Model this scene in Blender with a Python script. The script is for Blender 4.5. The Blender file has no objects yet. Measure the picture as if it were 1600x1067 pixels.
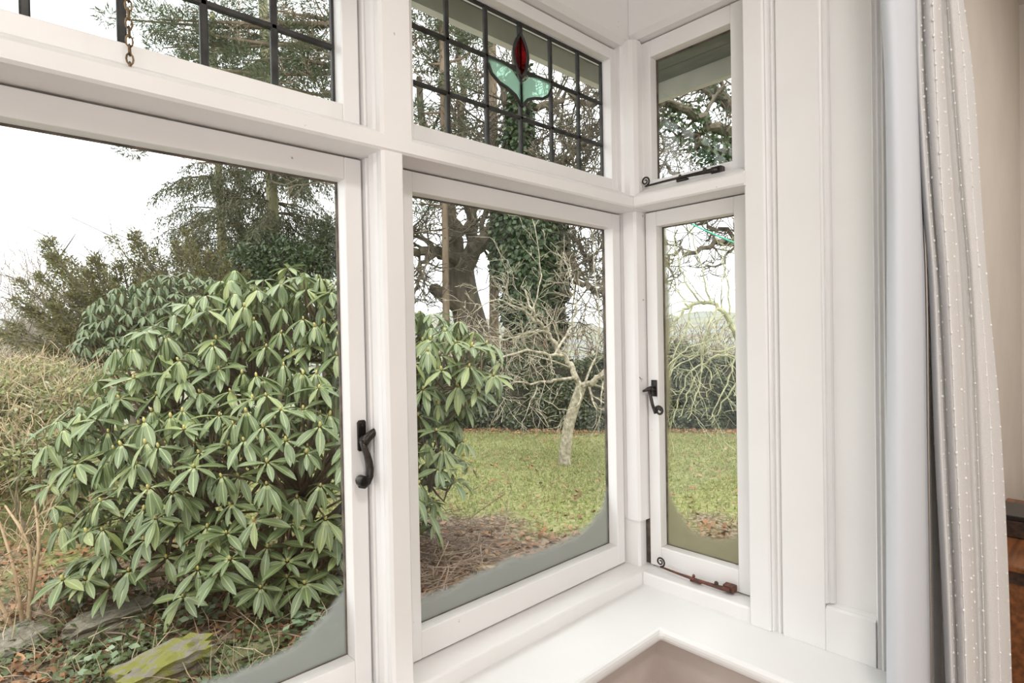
import bpy, bmesh, math, random
import numpy as np
from mathutils import Matrix, Vector

random.seed(7)
rng = np.random.default_rng(7)
scene = bpy.context.scene
C = scene.collection
PI = math.pi

# ------------------------------------------------------------------ camera
CAM_H = 1.45
FPX = 897.94
CR = ((0.7308454390302885, 0.022411580510804066, -0.6821749521256497),
      (-0.6822817146331059, -0.003663803956860354, -0.7310801860383542),
      (-0.01888401773812117, 0.9997421155475912, 0.012613337167176785))
camd = bpy.data.cameras.new('camera')
camd.sensor_width = 36.0
camd.lens = 36.0 * FPX / 1600.0
camd.clip_start = 0.02
camd.clip_end = 3000
cam = bpy.data.objects.new('camera', camd)
C.objects.link(cam)
mw = Matrix.Identity(4)
for i in range(3):
    for j in range(3):
        mw[i][j] = CR[i][j]
mw[2][3] = CAM_H
cam.matrix_world = mw
scene.camera = cam

# ------------------------------------------------------------------ world: bright overcast sky
world = bpy.data.worlds.new('overcast_sky')
scene.world = world
world.use_nodes = True
wt = world.node_tree
wt.nodes.clear()
w_out = wt.nodes.new('ShaderNodeOutputWorld')
w_bg = wt.nodes.new('ShaderNodeBackground')
w_tc = wt.nodes.new('ShaderNodeTexCoord')
w_sep = wt.nodes.new('ShaderNodeSeparateXYZ')
w_rmp = wt.nodes.new('ShaderNodeValToRGB')
w_rmp.color_ramp.elements[0].position = 0.0
w_rmp.color_ramp.elements[0].color = (0.62, 0.63, 0.64, 1)
w_rmp.color_ramp.elements[1].position = 1.0
w_rmp.color_ramp.elements[1].color = (1.0, 1.0, 1.0, 1)
wt.links.new(w_tc.outputs['Generated'], w_sep.inputs[0])
wt.links.new(w_sep.outputs['Z'], w_rmp.inputs[0])
wt.links.new(w_rmp.outputs[0], w_bg.inputs['Color'])
w_bg.inputs['Strength'].default_value = 3.5
wt.links.new(w_bg.outputs[0], w_out.inputs['Surface'])

# soft sun behind thin cloud
sund = bpy.data.lights.new('veiled_sun', 'SUN')
sund.energy = 1.9
sund.angle = math.radians(35)
sund.color = (1.0, 0.97, 0.92)
sun = bpy.data.objects.new('veiled_sun', sund)
C.objects.link(sun)
sun.rotation_euler = (math.radians(38), math.radians(-22), 0)   # from above, slightly left and behind the house

# added area lights that brighten the room side (behind and to the left of the camera)
def area(name, loc, target, sx, sy, watts, col):
    d = bpy.data.lights.new(name, 'AREA')
    d.shape = 'RECTANGLE'
    d.size = sx
    d.size_y = sy
    d.energy = watts
    d.color = col
    o = bpy.data.objects.new(name, d)
    C.objects.link(o)
    o.location = loc
    o.rotation_euler = (Vector(target) - Vector(loc)).to_track_quat('-Z', 'Y').to_euler()
    return o
area('fill_light_back', (-1.45, -3.12, 1.45), (-1.45, 0, 1.45), 1.8, 1.4, 36, (1.0, 0.985, 0.97))
area('fill_light_side', (-2.92, -1.5, 1.45), (0, -1.5, 1.45), 1.6, 1.4, 25, (1.0, 0.985, 0.97))

cy = scene.cycles
cy.max_bounces = 7
cy.diffuse_bounces = 4
cy.glossy_bounces = 2
cy.transmission_bounces = 3
cy.transparent_max_bounces = 14
cy.caustics_reflective = False
cy.caustics_refractive = False
cy.use_adaptive_sampling = True
cy.adaptive_threshold = 0.02
scene.view_settings.view_transform = 'Standard'
scene.view_settings.look = 'None'
scene.view_settings.exposure = 0.0
scene.view_settings.gamma = 1.0
scene.view_settings.use_curve_mapping = False

# ------------------------------------------------------------------ helpers
NCR = np.array(CR)
def W(px, py, depth):
    """world point on the sight line of a photograph pixel, at a real forward distance in metres"""
    d = NCR @ np.array([(px - 800.0) / FPX, -(py - 533.5) / FPX, -1.0])
    return np.array([0, 0, CAM_H]) + d * depth
def onz(px, py, z):
    d = NCR @ np.array([(px - 800.0) / FPX, -(py - 533.5) / FPX, -1.0])
    return np.array([0, 0, CAM_H]) + d * ((z - CAM_H) / d[2])
def unit(v):
    v = np.asarray(v, float)
    return v / (np.linalg.norm(v, axis=-1, keepdims=True) + 1e-12)
GZ = -0.25                      # level of the garden outside

def new_mesh(name, verts, faces, mat=None, smooth=False, uvs=None):
    me = bpy.data.meshes.new(name)
    verts = np.asarray(verts, dtype=np.float32).reshape(-1, 3)
    if isinstance(faces, np.ndarray):
        nf, k = faces.shape
        me.vertices.add(len(verts))
        me.vertices.foreach_set('co', verts.ravel())
        me.loops.add(nf * k)
        me.loops.foreach_set('vertex_index', faces.astype(np.int32).ravel())
        me.polygons.add(nf)
        me.polygons.foreach_set('loop_start', np.arange(0, nf * k, k, dtype=np.int32))
        me.polygons.foreach_set('loop_total', np.full(nf, k, dtype=np.int32))
        me.update(calc_edges=True)
    else:
        me.from_pydata(verts.tolist(), [], faces)
    if uvs is not None:
        ul = me.uv_layers.new(name='UVMap')
        vi = np.empty(len(me.loops), dtype=np.int32)
        me.loops.foreach_get('vertex_index', vi)
        ul.data.foreach_set('uv', np.asarray(uvs, dtype=np.float32)[vi].ravel())
    if smooth:
        me.polygons.foreach_set('use_smooth', np.ones(len(me.polygons), dtype=bool))
    if mat is not None:
        me.materials.append(mat)
    me.validate()
    return me

class MB:
    """collects shapes for ONE mesh object"""
    def __init__(self):
        self.v = []
        self.f = []
    def add(self, verts, faces):
        n = len(self.v)
        self.v.extend([tuple(p) for p in verts])
        self.f.extend([tuple(n + i for i in q) for q in faces])
        return self
    def box(self, a, b):
        x0, x1 = sorted((a[0], b[0])); y0, y1 = sorted((a[1], b[1])); z0, z1 = sorted((a[2], b[2]))
        return self.add([(x0, y0, z0), (x1, y0, z0), (x1, y1, z0), (x0, y1, z0), (x0, y0, z1), (x1, y0, z1), (x1, y1, z1), (x0, y1, z1)],
                 [(0, 3, 2, 1), (4, 5, 6, 7), (0, 1, 5, 4), (1, 2, 6, 5), (2, 3, 7, 6), (3, 0, 4, 7)])
    def prism(self, poly, lo, hi, axis='z'):
        """poly: 2-D outline; extruded along axis. z: (x,y)  x: (y,z)  y: (x,z)"""
        def p3(a, b, t):
            return (a, b, t) if axis == 'z' else (t, a, b) if axis == 'x' else (a, t, b)
        n = len(poly)
        vs = [p3(a, b, lo) for a, b in poly] + [p3(a, b, hi) for a, b in poly]
        fs = [tuple(range(n - 1, -1, -1)), tuple(range(n, 2 * n))]
        fs += [(i, (i + 1) % n, n + (i + 1) % n, n + i) for i in range(n)]
        return self.add(vs, fs)
    def tube(self, pts, radii, sides=6, cap=True):
        pts = np.asarray(pts, float)
        n = len(pts)
        if np.isscalar(radii):
            radii = [radii] * n
        T = np.gradient(pts, axis=0)
        T = unit(T)
        ref = np.array([0.0, 0, 1]) if abs(T[0][2]) < 0.9 else np.array([1.0, 0, 0])
        U = unit(np.cross(T[0], ref))
        vs = []
        for i in range(n):
            U = unit(U - T[i] * np.dot(U, T[i]))
            V = np.cross(T[i], U)
            for k in range(sides):
                a = 2 * PI * k / sides
                vs.append(pts[i] + radii[i] * (math.cos(a) * U + math.sin(a) * V))
        fs = []
        for i in range(n - 1):
            for k in range(sides):
                k2 = (k + 1) % sides
                fs.append((i * sides + k, i * sides + k2, (i + 1) * sides + k2, (i + 1) * sides + k))
        if cap:
            fs.append(tuple(range(sides - 1, -1, -1)))
            fs.append(tuple((n - 1) * sides + k for k in range(sides)))
        return self.add(vs, fs)
    def blob(self, c, r, seg=8, rings=5):
        c = np.asarray(c, float)
        r = np.asarray(r, float) if not np.isscalar(r) else np.array([r, r, r], float)
        vs = [c + r * np.array([0, 0, 1])]
        for i in range(1, rings):
            t = PI * i / rings
            for k in range(seg):
                a = 2 * PI * k / seg
                vs.append(c + r * np.array([math.sin(t) * math.cos(a), math.sin(t) * math.sin(a), math.cos(t)]))
        vs.append(c - r * np.array([0, 0, 1]))
        fs = [(0, 1 + k, 1 + (k + 1) % seg) for k in range(seg)]
        for i in range(rings - 2):
            for k in range(seg):
                a = 1 + i * seg
                fs.append((a + k, a + seg + k, a + seg + (k + 1) % seg, a + (k + 1) % seg))
        a = 1 + (rings - 2) * seg
        fs += [(a + k, len(vs) - 1, a + (k + 1) % seg) for k in range(seg)]
        return self.add(vs, fs)
    def mapped(self, fn):
        self.v = [tuple(fn(*p)) for p in self.v]
        return self
    def build(self, name, mat, parent=None, bevel=0.0, smooth=False, fix=True, origin=None, segs=2):
        base = np.zeros(3)
        q = parent
        while q is not None:
            base += np.array(q.location)
            q = q.parent
        off = np.array(origin, float) if origin is not None else base
        vs = np.asarray(self.v, float)
        me = bpy.data.meshes.new(name)
        me.from_pydata((vs - off).tolist(), [], self.f)
        if fix:
            bm = bmesh.new()
            bm.from_mesh(me)
            bmesh.ops.recalc_face_normals(bm, faces=bm.faces)
            bm.to_mesh(me)
            bm.free()
        if smooth:
            me.polygons.foreach_set('use_smooth', np.ones(len(me.polygons), dtype=bool))
        me.materials.append(mat)
        o = bpy.data.objects.new(name, me)
        C.objects.link(o)
        if parent is not None:
            o.parent = parent
        o.location = Vector(off - base)
        if bevel > 0:
            m = o.modifiers.new('bevel', 'BEVEL')
            m.width = bevel
            m.segments = segs
            m.limit_method = 'ANGLE'
            m.angle_limit = math.radians(35)
        return o

def tag(o, label=None, cat=None, group=None, kind=None):
    if label: o['label'] = label
    if cat: o['category'] = cat
    if group: o['group'] = group
    if kind: o['kind'] = kind
    return o
def thing(name, label, cat, loc=(0, 0, 0), group=None, kind=None):
    o = bpy.data.objects.new(name, None)
    o.empty_display_size = 0.1
    C.objects.link(o)
    o.location = tuple(float(q) for q in loc)
    return tag(o, label, cat, group, kind)
def part_mesh(name, me, parent=None, loc=(0, 0, 0), kind=None):
    o = bpy.data.objects.new(name, me)
    C.objects.link(o)
    if parent is not None:
        o.parent = parent
    o.location = loc
    if kind: o['kind'] = kind
    return o

# ------------------------------------------------------------------ materials
def mat_new(name):
    m = bpy.data.materials.new(name)
    m.use_nodes = True
    nt = m.node_tree
    nt.nodes.clear()
    out = nt.nodes.new('ShaderNodeOutputMaterial')
    return m, nt, out
def N(nt, t, **kw):
    n = nt.nodes.new(t)
    for k, v in kw.items():
        if k in n.inputs:
            n.inputs[k].default_value = v
        else:
            setattr(n, k, v)
    return n
def rgba(c): return (c[0], c[1], c[2], 1.0)
def ramp(nt, src, stops):
    r = nt.nodes.new('ShaderNodeValToRGB')
    e = r.color_ramp.elements
    while len(e) < len(stops): e.new(0.5)
    for q, (p, c) in zip(e, stops):
        q.position = p
        q.color = rgba(c)
    nt.links.new(src, r.inputs[0])
    return r
def noise(nt, scale, detail=3, coord='Object', vscale=None):
    tc = N(nt, 'ShaderNodeTexCoord')
    src = tc.outputs[coord]
    if vscale:
        mp = N(nt, 'ShaderNodeMapping')
        mp.inputs['Scale'].default_value = vscale
        nt.links.new(src, mp.inputs[0])
        src = mp.outputs[0]
    n = N(nt, 'ShaderNodeTexNoise', Scale=scale, Detail=detail)
    nt.links.new(src, n.inputs['Vector'])
    return n
def simple(name, c1, c2=None, scale=8, rough=0.5, bump=0.0, bscale=60, vscale=None, metallic=0.0, spec=0.5, lo=0.35, hi=0.65):
    m, nt, out = mat_new(name)
    b = N(nt, 'ShaderNodeBsdfPrincipled', Roughness=rough, Metallic=metallic)
    b.inputs['Specular IOR Level'].default_value = spec
    if c2 is None:
        b.inputs['Base Color'].default_value = rgba(c1)
    else:
        n = noise(nt, scale, 4, vscale=vscale)
        r = ramp(nt, n.outputs['Fac'], [(lo, c1), (hi, c2)])
        nt.links.new(r.outputs[0], b.inputs['Base Color'])
    if bump:
        n2 = noise(nt, bscale, 4, vscale=vscale)
        bp = N(nt, 'ShaderNodeBump', Strength=bump, Distance=0.01)
        nt.links.new(n2.outputs['Fac'], bp.inputs['Height'])
        nt.links.new(bp.outputs[0], b.inputs['Normal'])
    nt.links.new(b.outputs[0], out.inputs['Surface'])
    return m
def leafmat(name, cols, rough=0.45, trans=0.25, rib=None, spec=0.4):
    """colour by leaf (random per island); optional pale midrib along the UV centre line"""
    m, nt, out = mat_new(name)
    g = N(nt, 'ShaderNodeNewGeometry')
    k = len(cols)
    r = ramp(nt, g.outputs['Random Per Island'], [(i / max(1, k - 1), c) for i, c in enumerate(cols)])
    col = r.outputs[0]
    if rib is not None:
        uv = N(nt, 'ShaderNodeUVMap')
        s = N(nt, 'ShaderNodeSeparateXYZ')
        nt.links.new(uv.outputs[0], s.inputs[0])
        a = N(nt, 'ShaderNodeMath', operation='SUBTRACT'); a.inputs[1].default_value = 0.5
        nt.links.new(s.outputs['Y'], a.inputs[0])
        ab = N(nt, 'ShaderNodeMath', operation='ABSOLUTE'); nt.links.new(a.outputs[0], ab.inputs[0])
        lt = N(nt, 'ShaderNodeMapRange'); lt.inputs['From Min'].default_value = 0.035; lt.inputs['From Max'].default_value = 0.075
        lt.inputs['To Min'].default_value = 1.0; lt.inputs['To Max'].default_value = 0.0
        nt.links.new(ab.outputs[0], lt.inputs['Value'])
        st = N(nt, 'ShaderNodeMapRange'); st.inputs['From Min'].default_value = 0.10; st.inputs['From Max'].default_value = 0.16
        st.inputs['To Min'].default_value = 1.0; st.inputs['To Max'].default_value = 0.0
        nt.links.new(s.outputs['X'], st.inputs['Value'])
        mx = N(nt, 'ShaderNodeMath', operation='MAXIMUM')
        nt.links.new(lt.outputs[0], mx.inputs[0]); nt.links.new(st.outputs[0], mx.inputs[1])
        sc = N(nt, 'ShaderNodeMath', operation='MULTIPLY'); sc.inputs[1].default_value = 0.75
        nt.links.new(mx.outputs[0], sc.inputs[0])
        # side veins
        wv = N(nt, 'ShaderNodeTexWave', Scale=9.0, Distortion=0.6)
        ad = N(nt, 'ShaderNodeVectorMath', operation='MULTIPLY_ADD')
        cmb = N(nt, 'ShaderNodeCombineXYZ')
        sub = N(nt, 'ShaderNodeMath', operation='SUBTRACT')
        nt.links.new(s.outputs['X'], sub.inputs[0]); nt.links.new(ab.outputs[0], sub.inputs[1])
        nt.links.new(sub.outputs[0], cmb.inputs[0])
        nt.links.new(cmb.outputs[0], wv.inputs['Vector'])
        vm = N(nt, 'ShaderNodeMixRGB', blend_type='MULTIPLY'); vm.inputs[0].default_value = 0.22
        nt.links.new(col, vm.inputs[1]); nt.links.new(wv.outputs['Color'], vm.inputs[2])
        mix = N(nt, 'ShaderNodeMixRGB'); mix.inputs[2].default_value = rgba(rib)
        nt.links.new(sc.outputs[0], mix.inputs[0]); nt.links.new(vm.outputs[0], mix.inputs[1])
        col = mix.outputs[0]
    b = N(nt, 'ShaderNodeBsdfPrincipled', Roughness=rough)
    b.inputs['Specular IOR Level'].default_value = spec
    nt.links.new(col, b.inputs['Base Color'])
    if trans > 0:
        t = N(nt, 'ShaderNodeBsdfTranslucent')
        nt.links.new(col, t.inputs['Color'])
        ms = N(nt, 'ShaderNodeMixShader'); ms.inputs[0].default_value = trans
        nt.links.new(b.outputs[0], ms.inputs[1]); nt.links.new(t.outputs[0], ms.inputs[2])
        nt.links.new(ms.outputs[0], out.inputs['Surface'])
    else:
        nt.links.new(b.outputs[0], out.inputs['Surface'])
    return m

def paint(name, c, chip=0.0):
    """old brushed gloss paint, a few chips"""
    m, nt, out = mat_new(name)
    b = N(nt, 'ShaderNodeBsdfPrincipled', Roughness=0.38)
    n = noise(nt, 5, 3)
    r = ramp(nt, n.outputs['Fac'], [(0.3, tuple(q * 0.965 for q in c)), (0.7, c)])
    col = r.outputs[0]
    if chip:
        n3 = noise(nt, 55, 5)
        rr = ramp(nt, n3.outputs['Fac'], [(0.0, (0.0, 0, 0)), (0.735, (0, 0, 0)), (0.76, (1, 1, 1))])
        mx = N(nt, 'ShaderNodeMixRGB'); mx.inputs[2].default_value = (0.32, 0.27, 0.22, 1)
        nt.links.new(rr.outputs[0], mx.inputs[0]); nt.links.new(col, mx.inputs[1])
        col = mx.outputs[0]
    nt.links.new(col, b.inputs['Base Color'])
    n2 = noise(nt, 45, 4)
    bp = N(nt, 'ShaderNodeBump', Strength=0.12, Distance=0.004)
    nt.links.new(n2.outputs['Fac'], bp.inputs['Height'])
    nt.links.new(bp.outputs[0], b.inputs['Normal'])
    nt.links.new(b.outputs[0], out.inputs['Surface'])
    return m

def glassmat(name, tint=(0.97, 0.985, 0.975), film=None, w=1, h=1, refl=0.45, texture=0.0, milky=0.0, filmcol=(0.38, 0.395, 0.37), edge_haze=False):
    m, nt, out = mat_new(name)
    tr = N(nt, 'ShaderNodeBsdfTransparent'); tr.inputs['Color'].default_value = rgba(tint)
    gl = N(nt, 'ShaderNodeBsdfGlossy', Roughness=0.015)
    geo = N(nt, 'ShaderNodeNewGeometry')
    dt = N(nt, 'ShaderNodeVectorMath', operation='DOT_PRODUCT')
    nt.links.new(geo.outputs['Incoming'], dt.inputs[0]); nt.links.new(geo.outputs['Normal'], dt.inputs[1])
    ab = N(nt, 'ShaderNodeMath', operation='ABSOLUTE'); nt.links.new(dt.outputs['Value'], ab.inputs[0])
    om = N(nt, 'ShaderNodeMath', operation='SUBTRACT', use_clamp=True); om.inputs[0].default_value = 1.0; nt.links.new(ab.outputs[0], om.inputs[1])
    pw = N(nt, 'ShaderNodeMath', operation='POWER'); pw.inputs[1].default_value = 5.0; nt.links.new(om.outputs[0], pw.inputs[0])
    fr = N(nt, 'ShaderNodeMapRange'); fr.inputs['To Min'].default_value = 0.04; fr.inputs['To Max'].default_value = 1.0
    nt.links.new(pw.outputs[0], fr.inputs['Value'])
    if texture:
        tn = noise(nt, 70, 2, vscale=(1, 1, 0.35))
        bp = N(nt, 'ShaderNodeBump', Strength=texture, Distance=0.004)
        nt.links.new(tn.outputs['Fac'], bp.inputs['Height'])
        nt.links.new(bp.outputs[0], gl.inputs['Normal'])
        nt.links.new(bp.outputs[0], dt.inputs[1])
    k = N(nt, 'ShaderNodeMath', operation='MULTIPLY', use_clamp=True); k.inputs[1].default_value = refl
    nt.links.new(fr.outputs[0], k.inputs[0])
    ms = N(nt, 'ShaderNodeMixShader')
    nt.links.new(k.outputs[0], ms.inputs[0]); nt.links.new(tr.outputs[0], ms.inputs[1]); nt.links.new(gl.outputs[0], ms.inputs[2])
    surf = ms.outputs[0]
    if milky:
        tl = N(nt, 'ShaderNodeBsdfTranslucent'); tl.inputs['Color'].default_value = rgba(tint)
        mm = N(nt, 'ShaderNodeMixShader'); mm.inputs[0].default_value = milky
        nt.links.new(surf, mm.inputs[1]); nt.links.new(tl.outputs[0], mm.inputs[2])
        surf = mm.outputs[0]
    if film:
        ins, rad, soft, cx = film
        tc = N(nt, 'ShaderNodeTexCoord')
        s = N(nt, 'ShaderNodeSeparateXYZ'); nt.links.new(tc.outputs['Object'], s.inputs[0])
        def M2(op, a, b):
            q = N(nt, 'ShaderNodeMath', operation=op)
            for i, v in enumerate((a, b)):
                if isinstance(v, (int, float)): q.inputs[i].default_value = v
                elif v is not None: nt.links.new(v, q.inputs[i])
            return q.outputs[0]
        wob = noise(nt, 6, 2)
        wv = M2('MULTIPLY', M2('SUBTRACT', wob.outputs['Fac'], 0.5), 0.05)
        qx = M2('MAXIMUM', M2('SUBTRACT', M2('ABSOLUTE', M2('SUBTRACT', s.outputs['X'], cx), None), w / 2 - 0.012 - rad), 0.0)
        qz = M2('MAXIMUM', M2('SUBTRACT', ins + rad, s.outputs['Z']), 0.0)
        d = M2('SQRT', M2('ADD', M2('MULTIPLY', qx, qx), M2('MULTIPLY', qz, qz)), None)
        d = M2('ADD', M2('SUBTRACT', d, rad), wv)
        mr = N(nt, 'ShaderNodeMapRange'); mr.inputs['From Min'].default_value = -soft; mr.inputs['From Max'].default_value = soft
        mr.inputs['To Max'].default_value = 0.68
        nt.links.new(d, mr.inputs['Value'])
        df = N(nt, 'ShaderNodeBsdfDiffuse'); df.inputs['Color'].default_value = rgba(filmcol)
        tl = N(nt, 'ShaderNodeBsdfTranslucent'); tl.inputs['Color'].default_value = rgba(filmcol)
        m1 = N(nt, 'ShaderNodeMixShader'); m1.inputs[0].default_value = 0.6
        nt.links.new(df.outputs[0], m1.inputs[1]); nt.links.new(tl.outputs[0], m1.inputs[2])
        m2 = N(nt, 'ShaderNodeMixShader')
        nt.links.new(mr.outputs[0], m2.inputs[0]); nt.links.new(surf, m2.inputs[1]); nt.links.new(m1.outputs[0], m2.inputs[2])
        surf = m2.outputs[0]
    nt.links.new(surf, out.inputs['Surface'])
    return m

WHITE = paint('white_gloss_paint', (0.80, 0.785, 0.772), chip=1)
WHITE2 = paint('white_panel_paint', (0.81, 0.805, 0.795))
SEAM = simple('dark_gap_shade_putty', (0.05, 0.04, 0.03), (0.16, 0.13, 0.10), 30, 0.9)  # dark colour painting the shade in frame gaps; putty lines share it
PLASTER = simple('pinkish_dado_plaster', (0.50, 0.43, 0.395), (0.58, 0.51, 0.47), 6, 0.8, 0.25, 25)
WALLP = simple('warm_beige_wall_paint', (0.62, 0.57, 0.51), (0.65, 0.60, 0.54), 5, 0.8, 0.1, 80)
CEIL = simple('ceiling_paint', (0.78, 0.76, 0.73), None, 4, 0.8)
FLOORM = simple('floorboards_brown', (0.20, 0.11, 0.06), (0.28, 0.17, 0.09), 6, 0.5, vscale=(1, 8, 1))
LEAD = simple('dull_lead', (0.022, 0.022, 0.021), (0.05, 0.05, 0.047), 30, 0.55, 0.1, 80, metallic=0.3)
IRON = simple('black_iron', (0.012, 0.011, 0.010), (0.05, 0.038, 0.03), 40, 0.36, 0.2, 90, metallic=0.5)
RUST = simple('rusty_iron', (0.045, 0.025, 0.018), (0.17, 0.055, 0.035), 45, 0.7, 0.5, 90)
BRASSY = simple('rusty_brass_chain', (0.06, 0.04, 0.02), (0.26, 0.17, 0.08), 120, 0.5, metallic=0.4)
GLASS = glassmat('old_window_glass')
REDG = glassmat('ruby_stained_glass', (0.66, 0.03, 0.035), texture=0.5)
GREENG = glassmat('ribbed_green_glass', (0.66, 0.84, 0.75), texture=1.0, refl=1.6, milky=0.38)
GLASS_OLD = glassmat('return_upper_glass', refl=1.0)

# ================================================================== THE HOUSE
SF, SG = 0.967, 1.0             # room face of the front sashes, front glass plane (y)
RF, RG = 1.362, 1.395           # the same for the return window (x)
FACE = 0.8945                   # room face of front mullions and transom
ZL, ZTB, ZTT, ZH = 0.80, 1.78, 1.812, 2.235
ZC = 2.40
RC = 2.90

def fmap(u, v, z): return (u, v, z)
def rmap(u, v, z): return (v + RF - SF, u, z)

def struct(o, label, cat=None):
    return tag(o, label, cat, kind='structure')

# room shell
struct(MB().box((-3.1, -3.3, -0.1), (3.65, 0.75, 0.0)).build('floor', FLOORM), 'brown boarded floor of the room', 'floor')
struct(MB().box((-1.02, 0.47, ZC), (1.48, 1.06, ZC + 0.08)).build('ceiling_bay', CEIL), 'white ceiling of the bay', 'ceiling')
struct(MB().box((-3.1, -3.3, RC), (3.65, 0.47, RC + 0.1)).build('ceiling', CEIL), 'white ceiling of the room', 'ceiling')
struct(MB().box((3.50, -3.3, 0), (3.65, 0.47, RC)).build('wall_right', WALLP), 'beige side wall at the right of the room', 'wall')
bw = MB().box((-3.1, -3.3, 0), (-2.35, -3.2, RC)).box((-2.35, -3.3, 0), (-0.55, -3.2, 0.75)).box((-2.35, -3.3, 2.15), (-0.55, -3.2, RC)).box((-0.55, -3.3, 0), (3.5, -3.2, RC))  # opening cut for the added fill light
struct(bw.build('wall_back', WALLP), 'beige wall behind with an opening added for fill light', 'wall')
lw = MB().box((-3.1, -3.2, 0), (-3.0, -2.3, RC)).box((-3.1, -2.3, 0), (-3.0, -0.7, 0.75)).box((-3.1, -2.3, 2.15), (-3.0, -0.7, RC)).box((-3.1, -0.7, 0), (-3.0, 0.34, RC))
struct(lw.build('wall_left', WALLP), 'beige side wall with an opening added for fill light', 'wall')
fw = MB().box((1.33, 0.332, 0), (3.50, 0.47, RC)).box((-3.0, 0.332, 0), (-0.95, 0.47, RC)).box((-0.95, 0.332, ZC), (1.33, 0.47, RC))
struct(fw.build('wall_front', WALLP), 'warm beige wall beyond the curtain, beside the bay opening', 'wall')
struct(MB().box((-0.95, 0.762, 0), (1.18, 1.08, 0.739)).box((1.162, 0.34, 0), (1.48, 1.08, 0.739)).box((-1.1, 0.34, 0), (-0.80, 1.08, 0.739)).build('wall_bay', PLASTER),
       'pinkish plaster wall under the bay window sill', 'wall')
struct(MB().box((-1.02, 0.34, 0.739), (-0.93, 1.06, ZC)).build('wall_bay_left', WHITE2), 'white panelled left return of the bay', 'wall')

# sill board: one L-shaped board with a rounded nose
sill = MB().prism([(-0.93, 0.731), (1.131, 0.731), (1.131, 0.308), (1.329, 0.308), (1.40, 0.99), (-0.93, 0.99)], 0.739, 0.767)
struct(sill.build('window_sill', WHITE2, bevel=0.011, segs=3), 'white painted L-shaped window sill board round the bay corner', 'sill')

# frame sill ledges
struct(MB().prism([(0.90, 0.70), (0.90, 0.797), (0.904, 0.80), (1.06, 0.80), (1.09, 0.70)], -0.93, 1.42, 'x').build('trim_1', WHITE, bevel=0.002), 'white ledge under the front windows', 'ledge')
struct(MB().prism([(1.307, 0.70), (1.307, 0.797), (1.311, 0.80), (1.46, 0.80), (1.49, 0.70)], 0.598, 0.8995, 'y').build('trim_2', WHITE, bevel=0.002), 'white ledge under the narrow return window', 'ledge')

# transoms
tp = [(FACE + 0.004, ZTB), (FACE, ZTB + 0.004), (FACE, ZTT - 0.006), (FACE + 0.006, ZTT), (0.955, 1.838), (1.06, 1.845), (1.06, ZTB)]
struct(MB().prism(tp, -0.93, 1.399, 'x').build('trim_3', WHITE), 'white moulded transom across the front windows', 'transom')
tpr = [(y - SF + RF, z) for y, z in tp]
tpr = [(x - 0.006, z) for x, z in tpr]
struct(MB().prism(tpr, 0.595, 0.8935, 'y').build('trim_4', WHITE), 'white transom of the narrow return window', 'transom')

# mullions: moulded left and right sides
def mull(x0, x1):
    return [(x0 + 0.003, 1.06), (x0 + 0.003, 0.960), (x0 + 0.008, 0.955), (x0 + 0.008, 0.947), (x0, 0.943), (x0, 0.925), (x0 + 0.003, 0.918), (x0 + 0.001, 0.912),
            (x0 + 0.001, 0.900), (x0 + 0.006, FACE), (x1 - 0.006, FACE), (x1 - 0.001, 0.900), (x1 - 0.001, 0.912), (x1 - 0.003, 0.918), (x1, 0.925), (x1, 0.943), (x1 - 0.008, 0.947), (x1 - 0.008, 0.955), (x1 - 0.003, 0.960), (x1 - 0.003, 1.06)]
MX = [(0.530, 0.577), (-0.190, -0.143)]
k = 5
for a, b in MX:
    where = 'beside the black handle' if a > 0 else 'at the far left of the bay'
    struct(MB().prism(mull(a, b), ZL, ZTB).build('trim_%d' % k, WHITE), 'white moulded mullion %s, below the transom' % where, 'mullion'); k += 1
    struct(MB().prism(mull(a, b + 0.022), 1.806, ZH + 0.01).build('trim_%d' % k, WHITE), 'white moulded mullion %s, above the transom' % where, 'mullion'); k += 1
# corner post (lower length rests on an older stump)
cp = [(1.327, 0.962), (1.324, 0.957), (1.324, 0.924), (1.330, 0.917), (1.374, 0.914), (1.380, 0.918), (1.3995, 0.918), (1.3995, 1.0045), (1.327, 1.0045)]
pm = struct(MB().prism(cp, 0.928, ZTB).build('trim_%d' % k, WHITE), 'white corner post between the front and return windows', 'post'); k += 1
cp2 = [(1.331, 1.004), (1.331, 0.930), (1.337, 0.924), (1.366, 0.926), (1.366, 1.004)]
struct(MB().prism(cp2, ZL, 0.9275).build('trim_%d' % k, WHITE), 'short repaired foot of the white corner post', 'post'); k += 1
MB().box((1.372, 0.9145, 0.80), (1.3995, 1.004, 0.9275)).build('gap_shade_backing', SEAM, pm)  # solid backing painted dark in place of the shade in this gap
cp3 = [(1.312, 0.962), (1.310, 0.950), (1.316, 0.944), (1.316, 0.926), (1.322, 0.916), (1.334, 0.909), (1.350, 0.909), (1.356, 0.914), (1.368, 0.914), (1.375, 0.920), (1.3995, 0.920), (1.3995, 1.0045), (1.312, 1.0045)]
struct(MB().prism(cp3, 1.806, ZH + 0.01).build('trim_%d' % k, WHITE), 'white moulded corner post above the transom', 'post'); k += 1
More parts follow.
